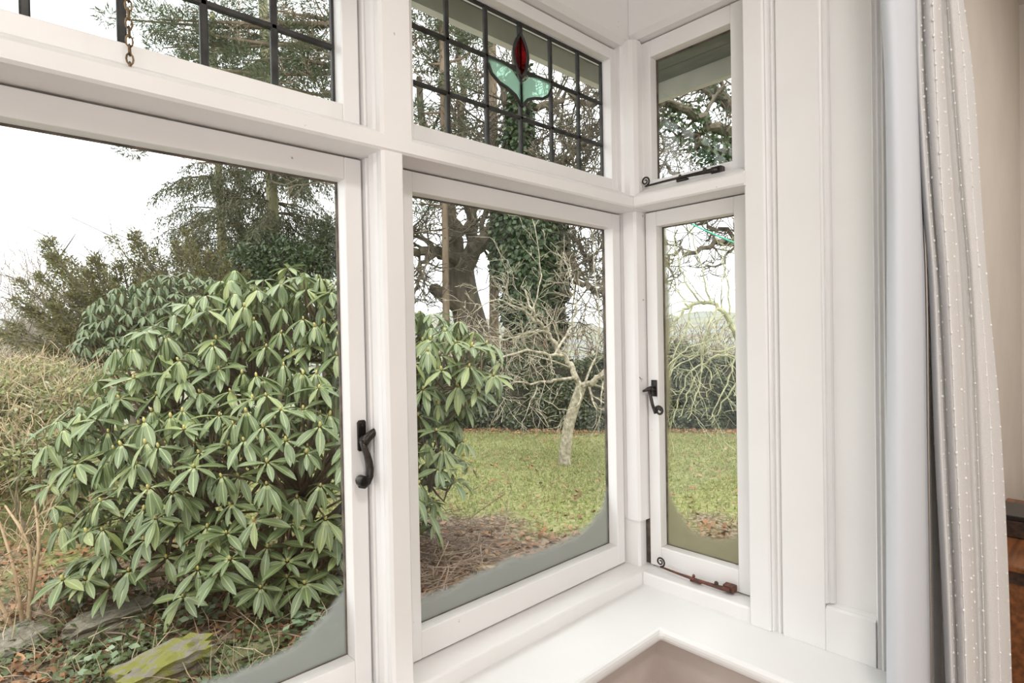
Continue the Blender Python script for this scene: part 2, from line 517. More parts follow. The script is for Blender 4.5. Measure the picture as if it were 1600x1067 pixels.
# heads and cornice
struct(MB().prism([(0.945, ZH), (0.93, ZH + 0.012), (0.93, ZC), (1.06, ZC), (1.06, ZH)], -0.93, 1.40, 'x').build('trim_%d' % k, WHITE), 'white window head over the front upper lights', 'head'); k += 1
struct(MB().prism([(1.338, ZH + 0.012), (1.325, ZH + 0.025), (1.325, ZC), (1.47, ZC), (1.47, ZH + 0.012)], 0.595, 0.929, 'y').build('trim_%d' % k, WHITE), 'white window head over the return upper light', 'head'); k += 1
cor = MB().prism([(0.93, ZC - 0.03), (0.915, ZC - 0.022), (0.905, ZC - 0.006), (0.895, ZC), (0.93, ZC)], -0.93, 1.325, 'x')
struct(cor.build('trim_%d' % k, WHITE2), 'small white cornice above the front windows', 'cornice'); k += 1
cor2 = MB().prism([(1.325, ZC - 0.03), (1.31, ZC - 0.022), (1.30, ZC - 0.006), (1.29, ZC), (1.325, ZC)], 0.6, 0.905, 'y')
struct(cor2.build('trim_%d' % k, WHITE2), 'small white cornice above the return window', 'cornice'); k += 1

# panelled end of the return
pan = thing('wall_return', 'white panelled end wall of the bay beside the curtain', 'wall', kind='structure')
MB().prism([(1.30, 0.600), (1.298, 0.597), (1.298, 0.556), (1.301, 0.552), (1.45, 0.552), (1.45, 0.600)], 0.767, ZC).build('pilaster', WHITE2, pan, bevel=0.0015)
gm = [(1.45, 0.5515), (1.304, 0.5515), (1.307, 0.548), (1.312, 0.546), (1.312, 0.542), (1.306, 0.539), (1.306, 0.535), (1.312, 0.532), (1.312, 0.528), (1.45, 0.528)]
MB().prism(gm, 0.767, ZC).build('moulding', WHITE2, pan)
MB().box((1.303, 0.4395, 0.767), (1.45, 0.5275, ZC)).build('panel_stile', WHITE2, pan, bevel=0.001)
gm2 = [(1.45, 0.439), (1.303, 0.439), (1.305, 0.435), (1.310, 0.434), (1.310, 0.431), (1.314, 0.426), (1.322, 0.424), (1.45, 0.424)]
MB().prism(gm2, 0.868, ZC).build('moulding', WHITE2, pan)
MB().box((1.322, 0.346, 0.868), (1.45, 0.4238, ZC)).build('panel', WHITE2, pan)
MB().box((1.303, 0.346, 0.767), (1.45, 0.4392, 0.858)).build('bottom_rail', WHITE2, pan, bevel=0.001)
MB().prism([(1.303, 0.8582), (1.308, 0.8625), (1.312, 0.863), (1.322, 0.8678), (1.45, 0.8678), (1.45, 0.8582)], 0.346, 0.4385, 'y').build('moulding', WHITE2, pan)
MB().prism([(1.329, 0.3455), (1.309, 0.3455), (1.303, 0.342), (1.308, 0.338), (1.303, 0.333), (1.308, 0.329), (1.303, 0.324), (1.308, 0.319), (1.305, 0.312), (1.329, 0.312)], 0.767, ZC).build('reeded_strip', WHITE2, pan)

# ------------------------------------------------------------------ sashes
def window(n, label, mp, u0, u1, z0, z1, sw=0.033, hw=0.040, bw=0.055, gmat=None, lead=None, film=None, gap=0.003):
    """one window: stiles, rails, pane(s), dark seam round it"""
    win = thing('window_%d' % n, label, 'window', kind='structure')
    a, b, lo, hi = u0 + gap, u1 - gap, z0 + gap, z1 - gap
    v0, v1 = SF, 1.0045
    for x0, x1 in ((a, a + sw), (b - sw, b)):
        MB().box((x0, v0, lo), (x1, v1, hi)).mapped(mp).build('stile', WHITE, win, bevel=0.0018)
    MB().box((a + sw, v0 + 0.0004, lo), (b - sw, v1, lo + bw)).mapped(mp).build('bottom_rail', WHITE, win, bevel=0.0018)
    MB().box((a + sw, v0 + 0.0004, hi - hw), (b - sw, v1, hi)).mapped(mp).build('top_rail', WHITE, win, bevel=0.0018)
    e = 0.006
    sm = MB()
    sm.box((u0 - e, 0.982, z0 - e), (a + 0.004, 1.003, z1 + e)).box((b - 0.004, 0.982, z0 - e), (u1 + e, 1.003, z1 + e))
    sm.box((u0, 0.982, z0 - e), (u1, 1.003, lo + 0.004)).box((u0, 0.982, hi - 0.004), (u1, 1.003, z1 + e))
    sm.mapped(mp).build('gap_shade_strip', SEAM, win)  # added strip whose dark colour stands in for shade between sash and frame
    g0, g1, h0, h1 = a + sw, b - sw, lo + bw, hi - hw
    if gmat is not None:
        # thin dark putty line where glass meets wood
        pt = MB()
        t = 0.0022
        pt.box((g0, 0.9965, h0), (g0 + t, 1.004, h1)).box((g1 - t, 0.9965, h0), (g1, 1.004, h1))
        pt.box((g0, 0.9965, h0), (g1, 1.004, h0 + t * 0.5)).box((g0, 0.9965, h1 - t), (g1, 1.004, h1))
        pt.mapped(mp).build('putty_line', SEAM, win)
        MB().box((g0 - 0.004, 0.9985, h0 - 0.004), (g1 + 0.004, 1.0025, h1 + 0.004)).mapped(mp).build('pane', gmat, win, origin=mp(g0, SG, h0))
    return win, (g0, g1, h0, h1)

ZU0, ZU1 = 1.838, ZH
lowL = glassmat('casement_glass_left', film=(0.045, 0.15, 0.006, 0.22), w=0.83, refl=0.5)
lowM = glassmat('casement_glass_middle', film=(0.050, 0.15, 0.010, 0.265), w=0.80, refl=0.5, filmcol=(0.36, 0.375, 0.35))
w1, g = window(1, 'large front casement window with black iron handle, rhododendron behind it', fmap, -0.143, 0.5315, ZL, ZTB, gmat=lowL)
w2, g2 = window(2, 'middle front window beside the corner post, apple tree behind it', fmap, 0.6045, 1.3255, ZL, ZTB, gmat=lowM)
MB().box((0.5765, 0.970, ZL), (0.6040, 1.05, ZTB)).build('side_filler', WHITE, w2)
# return window (u runs along y)
w3, g3 = window(3, 'narrow return casement with curled iron handle and rusty stay', rmap, 0.620, 0.913, ZL, ZTB, gmat=None, sw=0.034)
def rpane(win, g, mat):
    g0, g1, h0, h1 = g
    t = 0.0022
    pt = MB().box((g0, 0.9965, h0), (g0 + t, 1.004, h1)).box((g1 - t, 0.9965, h0), (g1, 1.004, h1)).box((g0, 0.9965, h0), (g1, 1.004, h0 + t * 0.5)).box((g0, 0.9965, h1 - t), (g1, 1.004, h1))
    pt.mapped(rmap).build('putty_line', SEAM, win)
    pm = MB().box((g0 - 0.004, 0.9985, h0 - 0.004), (g1 + 0.004, 1.0025, h1 + 0.004)).mapped(rmap)
    pm.build('pane', mat, win)
# film on the return pane uses its own axes (y across): build its own mask
def film_return(name, y_mid, w, z0):
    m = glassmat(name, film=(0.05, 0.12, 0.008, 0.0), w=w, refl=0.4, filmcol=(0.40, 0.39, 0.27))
    nt = m.node_tree
    for n in [q for q in nt.nodes if q.type == 'SEPXYZ']:
        src = n.inputs[0].links[0].from_socket
        mp = nt.nodes.new('ShaderNodeMapping')
        mp.inputs['Location'].default_value = (-y_mid, 0, -z0)
        mp.vector_type = 'POINT'
        sw = nt.nodes.new('ShaderNodeVectorRotate')
        sw.rotation_type = 'Z_AXIS'
        sw.inputs['Angle'].default_value = -PI / 2     # y -> x
        nt.links.new(src, sw.inputs['Vector'])
        nt.links.new(sw.outputs[0], mp.inputs[0])
        nt.links.new(mp.outputs[0], n.inputs[0])
    return m
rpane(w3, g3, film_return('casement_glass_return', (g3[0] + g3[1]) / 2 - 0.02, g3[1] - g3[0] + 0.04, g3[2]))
w6, g6 = window(6, 'narrow upper return light with curled iron stay', rmap, 0.620, 0.926, 1.816, 2.247, gmat=None, sw=0.036, hw=0.045, bw=0.045)
rpane(w6, g6, GLASS_OLD)
# leaded upper lights
def leaded(win, g, xs, zs, skip_red=None, wid=0.0052):
    g0, g1, h0, h1 = g
    ex = [g0] + list(xs) + [g1]
    ez = [h0] + list(zs) + [h1]
    for i in range(len(ex) - 1):
        for j in range(len(ez) - 1):
            MB().box((ex[i] + 0.0006, 0.9988, ez[j] + 0.0006), (ex[i + 1] - 0.0006, 1.0018, ez[j + 1] - 0.0006)).build('pane', GLASS, win)
    def came_profile(c, w):
        return [(c - w, 0.9975), (c - w * 0.6, 0.9955), (c + w * 0.6, 0.9955), (c + w, 0.9975), (c + w, 1.0035), (c - w, 1.0035)]
    for x in xs:
        MB().prism(came_profile(x, wid), h0, h1).build('lead_came', LEAD, win)
    for z in zs:
        MB().prism([(q, c) for c, q in came_profile(z, wid * 0.85)], g0, g1, 'x').build('lead_came', LEAD, win)
    fr = MB()
    fr.box((g0, 0.996, h0), (g0 + 0.004, 1.004, h1)).box((g1 - 0.005, 0.996, h0), (g1, 1.004, h1)).box((g0, 0.996, h1 - 0.005), (g1, 1.004, h1)).box((g0, 0.996, h0), (g1, 1.004, h0 + 0.001))
    fr.build('edge_came', LEAD, win)
w4, g4 = window(4, 'leaded upper light with hanging chain over the large casement', fmap, -0.143, 0.5315, ZU0, ZU1, bw=0.032, hw=0.030)
leaded(w4, g4, [0.0575, 0.166, 0.276, 0.3865, -0.053], [1.985, 2.093], wid=0.006)
w5, g5 = window(5, 'leaded upper light with red and green stained glass flower', fmap, 0.6115, 1.3275, ZU0, ZU1, bw=0.032, hw=0.030)
leaded(w5, g5, [0.757, 0.868, 0.976, 1.084, 1.191], [1.972, 2.088])
# stained flower: red bud on a stem between two ribbed green leaves
def flat_piece(outline, name, mat, parent, y0=0.9955, y1=0.9985):
    return MB().prism(outline, y0, y1, 'y').build(name, mat, parent)
bx, bz0, bz1 = 0.976, 2.068, 2.190
def bud_out(s=1.0, n=14):
    mid = 2.115
    L, Rr = [], []
    for i in range(n + 1):
        t = i / n
        z = bz0 + (bz1 - bz0) * t
        q = 2 * t
        wdt = 0.0235 * s * (math.sin(PI * min(1, t / 0.86)) ** 0.85) if t < 0.86 else 0.0015
        wdt = max(wdt, 0.0008)
        L.append((bx - wdt, z)); Rr.append((bx + wdt, z))
    return L + Rr[::-1]
flat_piece(bud_out(0.78), 'red_glass_bud', REDG, w5)
def loop_tube(pts, r, name, mat, parent, sides=6):
    MB().tube(pts, r, sides).build(name, mat, parent, smooth=True)
bo = bud_out(1.0)
loop_tube([(x, 0.9955, z) for x, z in bo + bo[:2]], 0.0042, 'lead_came', LEAD, w5)
def leaf_out(sgn):
    # upper edge follows the level came, lower edge sweeps from the stem foot
    up = [(bx, 2.052), (bx + sgn * 0.03, 2.078), (bx + sgn * 0.07, 2.086), (bx + sgn * 0.106, 2.086)]
    lo = [(bx + sgn * 0.106, 2.070), (bx + sgn * 0.095, 2.050), (bx + sgn * 0.072, 2.036), (bx + sgn * 0.045, 2.030), (bx + sgn * 0.020, 2.020), (bx, 1.998)]
    return up + lo, lo
for sg in (-1, 1):
    o, lo = leaf_out(sg)
    flat_piece(o if sg > 0 else o[::-1], 'green_glass_leaf', GREENG, w5)
    loop_tube([(x, 0.9955, z) for x, z in lo], 0.004, 'lead_came', LEAD, w5)
# far-left lights continue the bay
w7, g7 = window(7, 'front casement at the far left end of the bay', fmap, -0.93, -0.191, ZL, ZTB, gmat=GLASS)
w8, g8 = window(8, 'leaded upper light at the far left end of the bay', fmap, -0.93, -0.191, ZU0, ZU1, bw=0.032, hw=0.030)
leaded(w8, g8, [-0.79, -0.68, -0.57, -0.46, -0.35], [1.985, 2.093], wid=0.006)

# ------------------------------------------------------------------ ironwork
def spiral(c, ax1, ax2, r0, r1, turns, n=26, a0=0.0):
    c = np.asarray(c, float); ax1 = np.asarray(ax1, float); ax2 = np.asarray(ax2, float)
    out = []
    for i in range(n + 1):
        t = i / n
        a = a0 + t * turns * 2 * PI
        r = r0 + (r1 - r0) * t
        out.append(c + r * (math.cos(a) * ax1 + math.sin(a) * ax2))
    return out
# cockspur handle on the large casement
hd = MB().prism([(0.508, 1.243), (0.508, 1.293), (0.511, 1.297), (0.5225, 1.297), (0.525, 1.293), (0.525, 1.243), (0.522, 1.240), (0.511, 1.240)], SF - 0.0045, SF, 'y').build('handle', IRON, w1, bevel=0.001)
tag(hd, 'black iron cockspur handle with curled tail')
MB().blob((0.5165, SF - 0.006, 1.2875), 0.003, 8, 4).build('screw', IRON, hd, smooth=True)
MB().tube([(0.5165, SF - 0.002, 1.262), (0.5165, SF - 0.016, 1.262)], [0.0085, 0.0075], 12).build('pivot', IRON, hd, smooth=True)
MB().tube([(0.513, SF - 0.018, 1.254), (0.517, SF - 0.022, 1.266), (0.527, SF - 0.024, 1.274), (0.537, SF - 0.022, 1.279), (0.541, SF - 0.016, 1.286)], [0.006, 0.0085, 0.0075, 0.006, 0.003], 10).build('spur', IRON, hd, smooth=True)
tail = [(0.510, SF - 0.016, 1.262), (0.512, SF - 0.020, 1.248), (0.517, SF - 0.020, 1.236), (0.5205, SF - 0.020, 1.222), (0.522, SF - 0.020, 1.208), (0.5205, SF - 0.021, 1.195), (0.515, SF - 0.022, 1.186), (0.508, SF - 0.023, 1.1825), (0.502, SF - 0.024, 1.186)]
MB().tube(tail, [0.006, 0.0058, 0.0062, 0.007, 0.0075, 0.0074, 0.007, 0.0075, 0.0085], 10).build('lever', IRON, hd, smooth=True)
MB().tube([(0.5045, SF - 0.034, 1.1905), (0.5045, SF - 0.014, 1.1905)], [0.010, 0.010], 14).build('curl', IRON, hd, bevel=0.002, smooth=True)
MB().box((0.5325, 0.938, 1.236), (0.5375, 0.950, 1.283)).build('keeper', IRON, hd, bevel=0.001)
# monkey-tail handle on the return casement
def rx(y, z, out): return (RF - out, y, z)
hr = MB().box((RF - 0.004, 0.880, 1.272), (RF, 0.897, 1.317)).build('handle', IRON, w3, bevel=0.001)
tag(hr, 'small dark iron handle with curled monkey tail')
MB().tube([rx(0.888, 1.292, 0.002), rx(0.888, 1.292, 0.018)], [0.007, 0.006], 10).build('pivot', IRON, hr, smooth=True)
MB().tube([rx(0.888, 1.296, 0.016), rx(0.898, 1.292, 0.020), rx(0.910, 1.286, 0.024)], [0.006, 0.0055, 0.003], 8).build('spur', IRON, hr, smooth=True)
tl = [rx(0.893, 1.290, 0.018), rx(0.889, 1.270, 0.018), rx(0.884, 1.250, 0.018), rx(0.877, 1.233, 0.018)]
tl += spiral(rx(0.8635, 1.2355, 0.018), (0, -1, 0), (0, 0, -1), 0.0138, 0.003, 1.6, 40, a0=0.80 * PI)
MB().tube(tl, list(np.linspace(0.0046, 0.0019, len(tl))), 8).build('lever', IRON, hr, smooth=True)
# casement stays
def stay(win, z, y_curl, y_end, r_out, label, drop, mat, curlmat):
    n = 10
    pts = [(RF - r_out - 0.006 * math.sin(PI * i / n), y_curl + (y_end - y_curl) * i / n, z + drop * i / n) for i in range(n + 1)]
    s = MB().tube(pts, [0.0026, 0.0028, 0.003, 0.0032, 0.0034, 0.0036, 0.004, 0.0046, 0.0052, 0.006, 0.005], 8).build('stay_bar', mat, win, smooth=True)
    tag(s, label)
    c = (RF - r_out, y_curl + 0.001, z + 0.0135)
    sp = spiral(c, (0, 1, 0), (0, 0, 1), 0.0135, 0.0028, -1.6, 44, a0=-0.5 * PI)
    MB().tube(sp, list(np.linspace(0.0026, 0.0018, len(sp))), 8).build('curl', curlmat, s, smooth=True)
    MB().box((RF - 0.022, y_end - 0.008, z + drop - 0.007), (RF - 0.001, y_end + 0.020, z + drop + 0.009)).build('bracket', mat, s, bevel=0.002)
    MB().blob((RF - r_out, y_end + 0.035, z + drop * 0.85 + 0.006), (0.005, 0.006, 0.006), 8, 5).build('peg', mat, s, smooth=True)
    MB().blob((RF - r_out, (y_curl + y_end) / 2, z + drop * 0.5 + 0.005), (0.004, 0.004, 0.005), 8, 5).build('peg', mat, s, smooth=True)
    MB().box((RF - r_out - 0.006, (y_curl + y_end) / 2 - 0.022, z + drop * 0.5 - 0.009), (RF - r_out + 0.006, (y_curl + y_end) / 2 + 0.008, z + drop * 0.5 - 0.003)).build('rest', mat, s, bevel=0.001)
stay(w6, 1.845, 0.892, 0.684, 0.022, 'dark iron stay with a curled end under the upper light', 0.0, IRON, IRON)
stay(w3, 0.815, 0.862, 0.668, 0.024, 'rusty red-brown iron stay with a curled end', -0.003, RUST, IRON)
# brass chain on the leaded upper light
def chain():
    root = None
    z = 1.905
    first = tag(MB().blob((0.163, 0.935, 2.185), 0.004, 8, 5).build('chain', BRASSY, w4, smooth=True), 'thin rusty brass chain')
    zz = 2.178
    i = 0
    while zz > 1.822:
        n = 10
        pts = []
        for q in range(n + 1):
            a = 2 * PI * q / n
            lx, lz = 0.0042 * math.cos(a), 0.0078 * math.sin(a)
            if i % 2 == 0: pts.append((0.163 + lx, 0.930 + (zz - 1.82) * 0.012, zz + lz))
            else: pts.append((0.163 + 0.35 * lx, 0.930 + (zz - 1.82) * 0.012 + 0.9 * lx, zz + lz))
        MB().tube(pts, 0.0013, 5, cap=False).build('link', BRASSY, first, smooth=True)
        zz -= 0.0122
        i += 1
chain()
# broken paint blister on the upper mullion
MB().blob((0.541, 0.936, 2.008), (0.006, 0.007, 0.011), 8, 6).build('old_latch_stub', WHITE, bpy.data.objects['trim_6'], smooth=True)

# fill lamps added out of view: glowing dishes, each with an area light
opal, ont, oo = mat_new('fill_lamp_glow')
oe = N(ont, 'ShaderNodeEmission'); oe.inputs['Color'].default_value = (1.0, 0.95, 0.88, 1); oe.inputs['Strength'].default_value = 3.0
ont.links.new(oe.outputs[0], oo.inputs[0])
for lx, ly, watts, lab in ((0.0, -0.45, 19, 'added round fill lamp on the ceiling behind the bay'), (2.3, -1.0, 22, 'added round fill lamp on the ceiling at the right of the room')):
    lampr = thing('added_fill_lamp', lab, 'lamp', (lx, ly, RC))
    MB().tube([(lx, ly, RC - 0.001), (lx, ly, RC - 0.03)], [0.06, 0.055], 20).build('fill_lamp_base', WHITE2, lampr)
    MB().blob((lx, ly, RC - 0.045), (0.20, 0.20, 0.05), 24, 8).build('fill_lamp_dish', opal, lampr, smooth=True)
    ld = bpy.data.lights.new('fill_lamp_light', 'AREA'); ld.shape = 'DISK'; ld.size = 0.36; ld.energy = watts; ld.color = (1.0, 0.95, 0.9)
    lo_ = bpy.data.objects.new('fill_lamp_light', ld); C.objects.link(lo_); lo_.parent = lampr; lo_.location = (0, 0, -0.10)

# ------------------------------------------------------------------ eaves outside
FASC = simple('cream_painted_fascia', (0.50, 0.50, 0.42), (0.58, 0.58, 0.50), 10, 0.6)
SOFF = simple('grey_green_soffit_board', (0.10, 0.12, 0.09), (0.14, 0.16, 0.125), 8, 0.7, vscale=(6, 1, 6))
ev = thing('roof_eaves', 'cream fascia and dark boarded soffit of the eaves outside', 'eaves', kind='structure')
EX, EY, EZ = 1.805, 1.20, 2.276
MB().box((-1.4, EY, EZ), (EX + 0.025, EY + 0.025, 2.45)).build('fascia', FASC, ev)
MB().box((EX, 0.48, EZ), (EX + 0.025, EY, 2.45)).build('fascia', FASC, ev)
for i in range(4):
    x0 = 1.462 + i * 0.086
    MB().box((x0, 0.48, 2.334 + 0.001 * (i % 2)), (x0 + 0.080, EY, 2.352)).build('soffit_board', SOFF, ev)
for i in range(2):
    y0 = 1.062 + i * 0.069
    MB().box((-1.4, y0, 2.334), (1.46, y0 + 0.067, 2.352)).build('soffit_board', SOFF, ev)
MB().box((1.46, 0.48, 2.355), (EX, EY, 2.40)).box((-1.4, 1.06, 2.355), (1.46, EY, 2.40)).build('eaves_deck', SOFF, ev)
struct(MB().box((-3.4, -3.4, 3.02), (3.9, 0.75, 3.14)).box((-1.4, 0.48, 2.50), (EX + 0.05, EY + 0.05, 2.60)).build('roof', simple('dark_roof_slate', (0.05, 0.05, 0.055), (0.09, 0.09, 0.09), 12, 0.7)), 'roof above the room', 'roof')

# ------------------------------------------------------------------ curtain
LINING = simple('smooth_white_lining', (0.62, 0.645, 0.69), None, 5, 0.75)
def clothmat():
    m, nt, out = mat_new('white_dotted_voile')
    n = noise(nt, 420, 2, vscale=(1, 1, 1))
    r = ramp(nt, n.outputs['Fac'], [(0.35, (0.76, 0.745, 0.725)), (0.65, (0.82, 0.805, 0.79))])
    b = N(nt, 'ShaderNodeBsdfDiffuse'); nt.links.new(r.outputs[0], b.inputs[0])
    t = N(nt, 'ShaderNodeBsdfTranslucent'); nt.links.new(r.outputs[0], t.inputs[0])
    ms = N(nt, 'ShaderNodeMixShader'); ms.inputs[0].default_value = 0.18
    nt.links.new(b.outputs[0], ms.inputs[1]); nt.links.new(t.outputs[0], ms.inputs[2])
    nt.links.new(ms.outputs[0], out.inputs[0])
    return m
VOILE = clothmat()
TUFT = simple('white_cotton_tuft', (0.86, 0.85, 0.83), None, 5, 0.9)
cur = thing('curtain', 'white curtain with rows of small tufts, gathered beside the panelled wall', 'curtain', (1.40, 0.22, 0.0))
rows_y = [-20, 130, 300, 450, 700, 1067]
def sheet(name, cols, mat, sub=6):
    """cols: list of (px at each row, depth at each row or one depth); vertical splines through the rows, extended to floor and rail"""
    G = []
    for pxs, dep in cols:
        dps = [dep] * len(rows_y) if np.isscalar(dep) else dep
        pts = [W(px, py, d) for px, py, d in zip(pxs, rows_y, dps)]
        top = pts[0] + (pts[0] - pts[1]) * ((2.36 - pts[0][2]) / (pts[0][2] - pts[1][2]))
        bot = pts[-1] + (pts[-1] - pts[-2]) * ((0.03 - pts[-1][2]) / (pts[-1][2] - pts[-2][2])) * 1.0
        bot[:2] = pts[-1][:2] + 0.35 * (bot[:2] - pts[-1][:2])
        G.append([top] + pts + [bot])
    G = np.array(G)                                    # (ncol, nrow, 3)
    def smooth_axis(A, k):
        n = A.shape[0]
        out = []
        for i in range(n - 1):
            p0 = A[max(0, i - 1)]; p1 = A[i]; p2 = A[i + 1]; p3 = A[min(n - 1, i + 2)]
            for j in range(k):
                t = j / k
                out.append(0.5 * ((2 * p1) + (p2 - p0) * t + (2 * p0 - 5 * p1 + 4 * p2 - p3) * t * t + (3 * p1 - p0 - 3 * p2 + p3) * t ** 3))
        out.append(A[-1])
        return np.array(out)
    S = smooth_axis(G, sub)
    S = np.swapaxes(smooth_axis(np.swapaxes(S, 0, 1), 6), 0, 1)
    nc, nr = S.shape[:2]
    off = np.array(cur.location)
    idx = np.arange(nc * nr).reshape(nc, nr)
    F = np.stack([idx[:-1, :-1], idx[1:, :-1], idx[1:, 1:], idx[:-1, 1:]], -1).reshape(-1, 4)
    me = new_mesh(name, S.reshape(-1, 3) - off, F, mat, smooth=True)
    o = part_mesh(name, me, cur)
    sm = o.modifiers.new('thickness', 'SOLIDIFY'); sm.thickness = 0.0018; sm.offset = 0
    return o, S
lin = [([1392, 1396, 1398, 1398, 1398, 1398], 1.10),
       ([1376, 1383, 1386, 1386, 1386, 1386], 1.035),
       ([1384, 1391, 1395, 1396, 1397, 1398], 1.005),
       ([1404, 1408, 1412, 1414, 1415, 1418], 0.995),
       ([1422, 1426, 1430, 1433, 1436, 1440], 1.01),
       ([1430, 1432, 1437, 1442, 1445, 1450], 1.05),
       ([1432, 1434, 1440, 1446, 1449, 1454], 1.12)]
o, S1 = sheet('lining', lin, LINING)
tag(o, 'smooth bluish-white lining')
fab = [([1434, 1436, 1443, 1450, 1453, 1458], 1.16),
       ([1440, 1442, 1450, 1458, 1466, 1474], 1.17),
       ([1434, 1438, 1446, 1457, 1466, 1482], 1.13),
       ([1426, 1429, 1440, 1452, 1461, 1478], 1.09),
       ([1433, 1437, 1448, 1460, 1470, 1487], 1.06),
       ([1441, 1446, 1457, 1468, 1480, 1496], 1.066),
       ([1447, 1452, 1462, 1474, 1486, 1502], 1.045),
       ([1458, 1465, 1474, 1484, 1496, 1512], 1.035),
       ([1466, 1473, 1484, 1494, 1507, 1524], 1.06),
       ([1466, 1473, 1485, 1496, 1509, 1526], 1.12),
       ([1474, 1483, 1497, 1510, 1520, 1532], 1.155),
       ([1485, 1497, 1510, 1522, 1536, 1549], 1.135),
       ([1496, 1511, 1522, 1534, 1552, 1566], 1.14),
       ([1502, 1521, 1532, 1543, 1565, 1580], 1.17),
       ([1500, 1518, 1530, 1541, 1562, 1577], 1.23)]
o, S2 = sheet('voile', fab, VOILE)
tf = MB()
coff = np.array(cur.location)
ncol = S2.shape[0]
for ci in (7, 16, 27, 33, 41, 47, 55, 63, 71, 77):
    if ci >= ncol: continue
    line = S2[ci]
    zs = line[:, 2][::-1]
    nrm_xy = unit(np.array([0, 0]) - line[:, :2].mean(0))   # toward the room
    z = 0.25
    while z < 2.3:
        x = np.interp(z, zs, line[:, 0][::-1]); y = np.interp(z, zs, line[:, 1][::-1])
        jit = (rng.random(3) - 0.5) * 0.002
        tf.blob(np.array([x + nrm_xy[0] * 0.0030, y + nrm_xy[1] * 0.0030, z]) + jit, np.array([0.0019, 0.0019, 0.0024]) * (0.7 + 0.6 * rng.random()), 6, 4)
        z += 0.0265 * (0.9 + 0.2 * rng.random())
    tl = [(x + nrm_xy[0] * 0.0020, y + nrm_xy[1] * 0.0020, z) for x, y, z in line]
    tf.tube(tl, 0.0007, 4)
tag(tf.build('tuft_rows', TUFT, cur, smooth=True), kind='stuff')

# ------------------------------------------------------------------ wooden bureau beyond the curtain
WOOD = simple('polished_brown_wood', (0.12, 0.045, 0.016), (0.26, 0.10, 0.035), 7, 0.35, vscale=(1, 9, 9))
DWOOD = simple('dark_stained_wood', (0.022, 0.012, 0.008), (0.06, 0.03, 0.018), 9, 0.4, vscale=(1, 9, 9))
bu = thing('sideboard', 'dark brown wooden sideboard against the beige wall beyond the curtain', 'sideboard', (2.55, 0.10, 0))
MB().box((2.15, -0.12, 0.10), (2.95, 0.325, 0.712)).build('body', WOOD, bu, bevel=0.004)
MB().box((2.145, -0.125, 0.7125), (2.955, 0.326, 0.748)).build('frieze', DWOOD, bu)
MB().box((2.135, -0.15, 0.7485), (2.97, 0.328, 0.766)).build('top_board', WOOD, bu, bevel=0.004)
MB().box((2.42, -0.08, 0.7665), (2.60, 0.326, 0.822)).build('raised_box', DWOOD, bu, bevel=0.003)
MB().box((2.415, -0.09, 0.8225), (2.605, 0.328, 0.838)).build('box_lid', simple('black_lacquer', (0.012, 0.011, 0.010), None, 5, 0.3), bu, bevel=0.003)
for x0, x1 in ((2.18, 2.54), (2.56, 2.92)):
    d = MB().box((x0, -0.138, 0.14), (x1, -0.1205, 0.69)).build('door', WOOD, bu, bevel=0.004)
    MB().blob(((x1 - 0.03) if x0 < 2.3 else (x0 + 0.03), -0.150, 0.45), (0.012, 0.012, 0.014), 10, 6).build('knob', DWOOD, d, smooth=True)
for xx in (2.19, 2.91):
    for yy in (-0.08, 0.28):
        MB().tube([(xx, yy, 0.0), (xx, yy, 0.06), (xx, yy, 0.101)], [0.018, 0.03, 0.024], 10).build('foot', DWOOD, bu, smooth=True)

# ================================================================== THE GARDEN
def quads(P, D, Nn, L, Wd, sag=0.12):
    """n pointed leaves: base P, direction D, normal Nn, length L, width Wd -> verts, faces"""
    D = unit(D); S = unit(np.cross(Nn, D)); Nn = unit(np.cross(D, S))
    L = np.broadcast_to(np.asarray(L, float).reshape(-1, 1), (len(P), 1)); Wd = np.broadcast_to(np.asarray(Wd, float).reshape(-1, 1), (len(P), 1))
    V = np.stack([P, P + D * L * 0.5 + S * Wd * 0.5, P + D * L - Nn * L * sag, P + D * L * 0.5 - S * Wd * 0.5], 1)
    F = np.arange(len(P) * 4).reshape(-1, 4)
    return V.reshape(-1, 3), F
def rand_unit(n):
    return unit(rng.normal(size=(n, 3)))
def leaf_part(name, parent, P, D, Nn, L, Wd, mat, sag=0.12):
    base = np.array(parent.location) if parent is not None else np.zeros(3)
    V, F = quads(P - base, D, Nn, L, Wd, sag)
    o = part_mesh(name, new_mesh(name, V, F, mat), parent, kind='stuff')
    return o
def cloud_points(ells, n, shell=0.55):
    """points in lumpy ellipsoids, thicker toward the outside; returns P, outward"""
    vol = np.array([e[1] * e[2] * e[3] for e in ells]) ** 0.8
    pick = rng.choice(len(ells), n, p=vol / vol.sum())
    c = np.array([e[0] for e in ells])[pick]
    r = np.array([[e[1], e[2], e[3]] for e in ells])[pick]
    u = rand_unit(n)
    t = (shell + (1 - shell) * rng.random(n) ** 0.5)[:, None] * (1 + 0.10 * rng.normal(size=(n, 1)))
    return c + u * r * t, u
def smooth_line(pts, k=4):
    A = np.asarray(pts, float)
    n = len(A); out = []
    for i in range(n - 1):
        p0 = A[max(0, i - 1)]; p1 = A[i]; p2 = A[i + 1]; p3 = A[min(n - 1, i + 2)]
        for j in range(k):
            t = j / k
            out.append(0.5 * ((2 * p1) + (p2 - p0) * t + (2 * p0 - 5 * p1 + 4 * p2 - p3) * t * t + (3 * p1 - p0 - 3 * p2 + p3) * t ** 3))
    out.append(A[-1])
    return np.array(out)
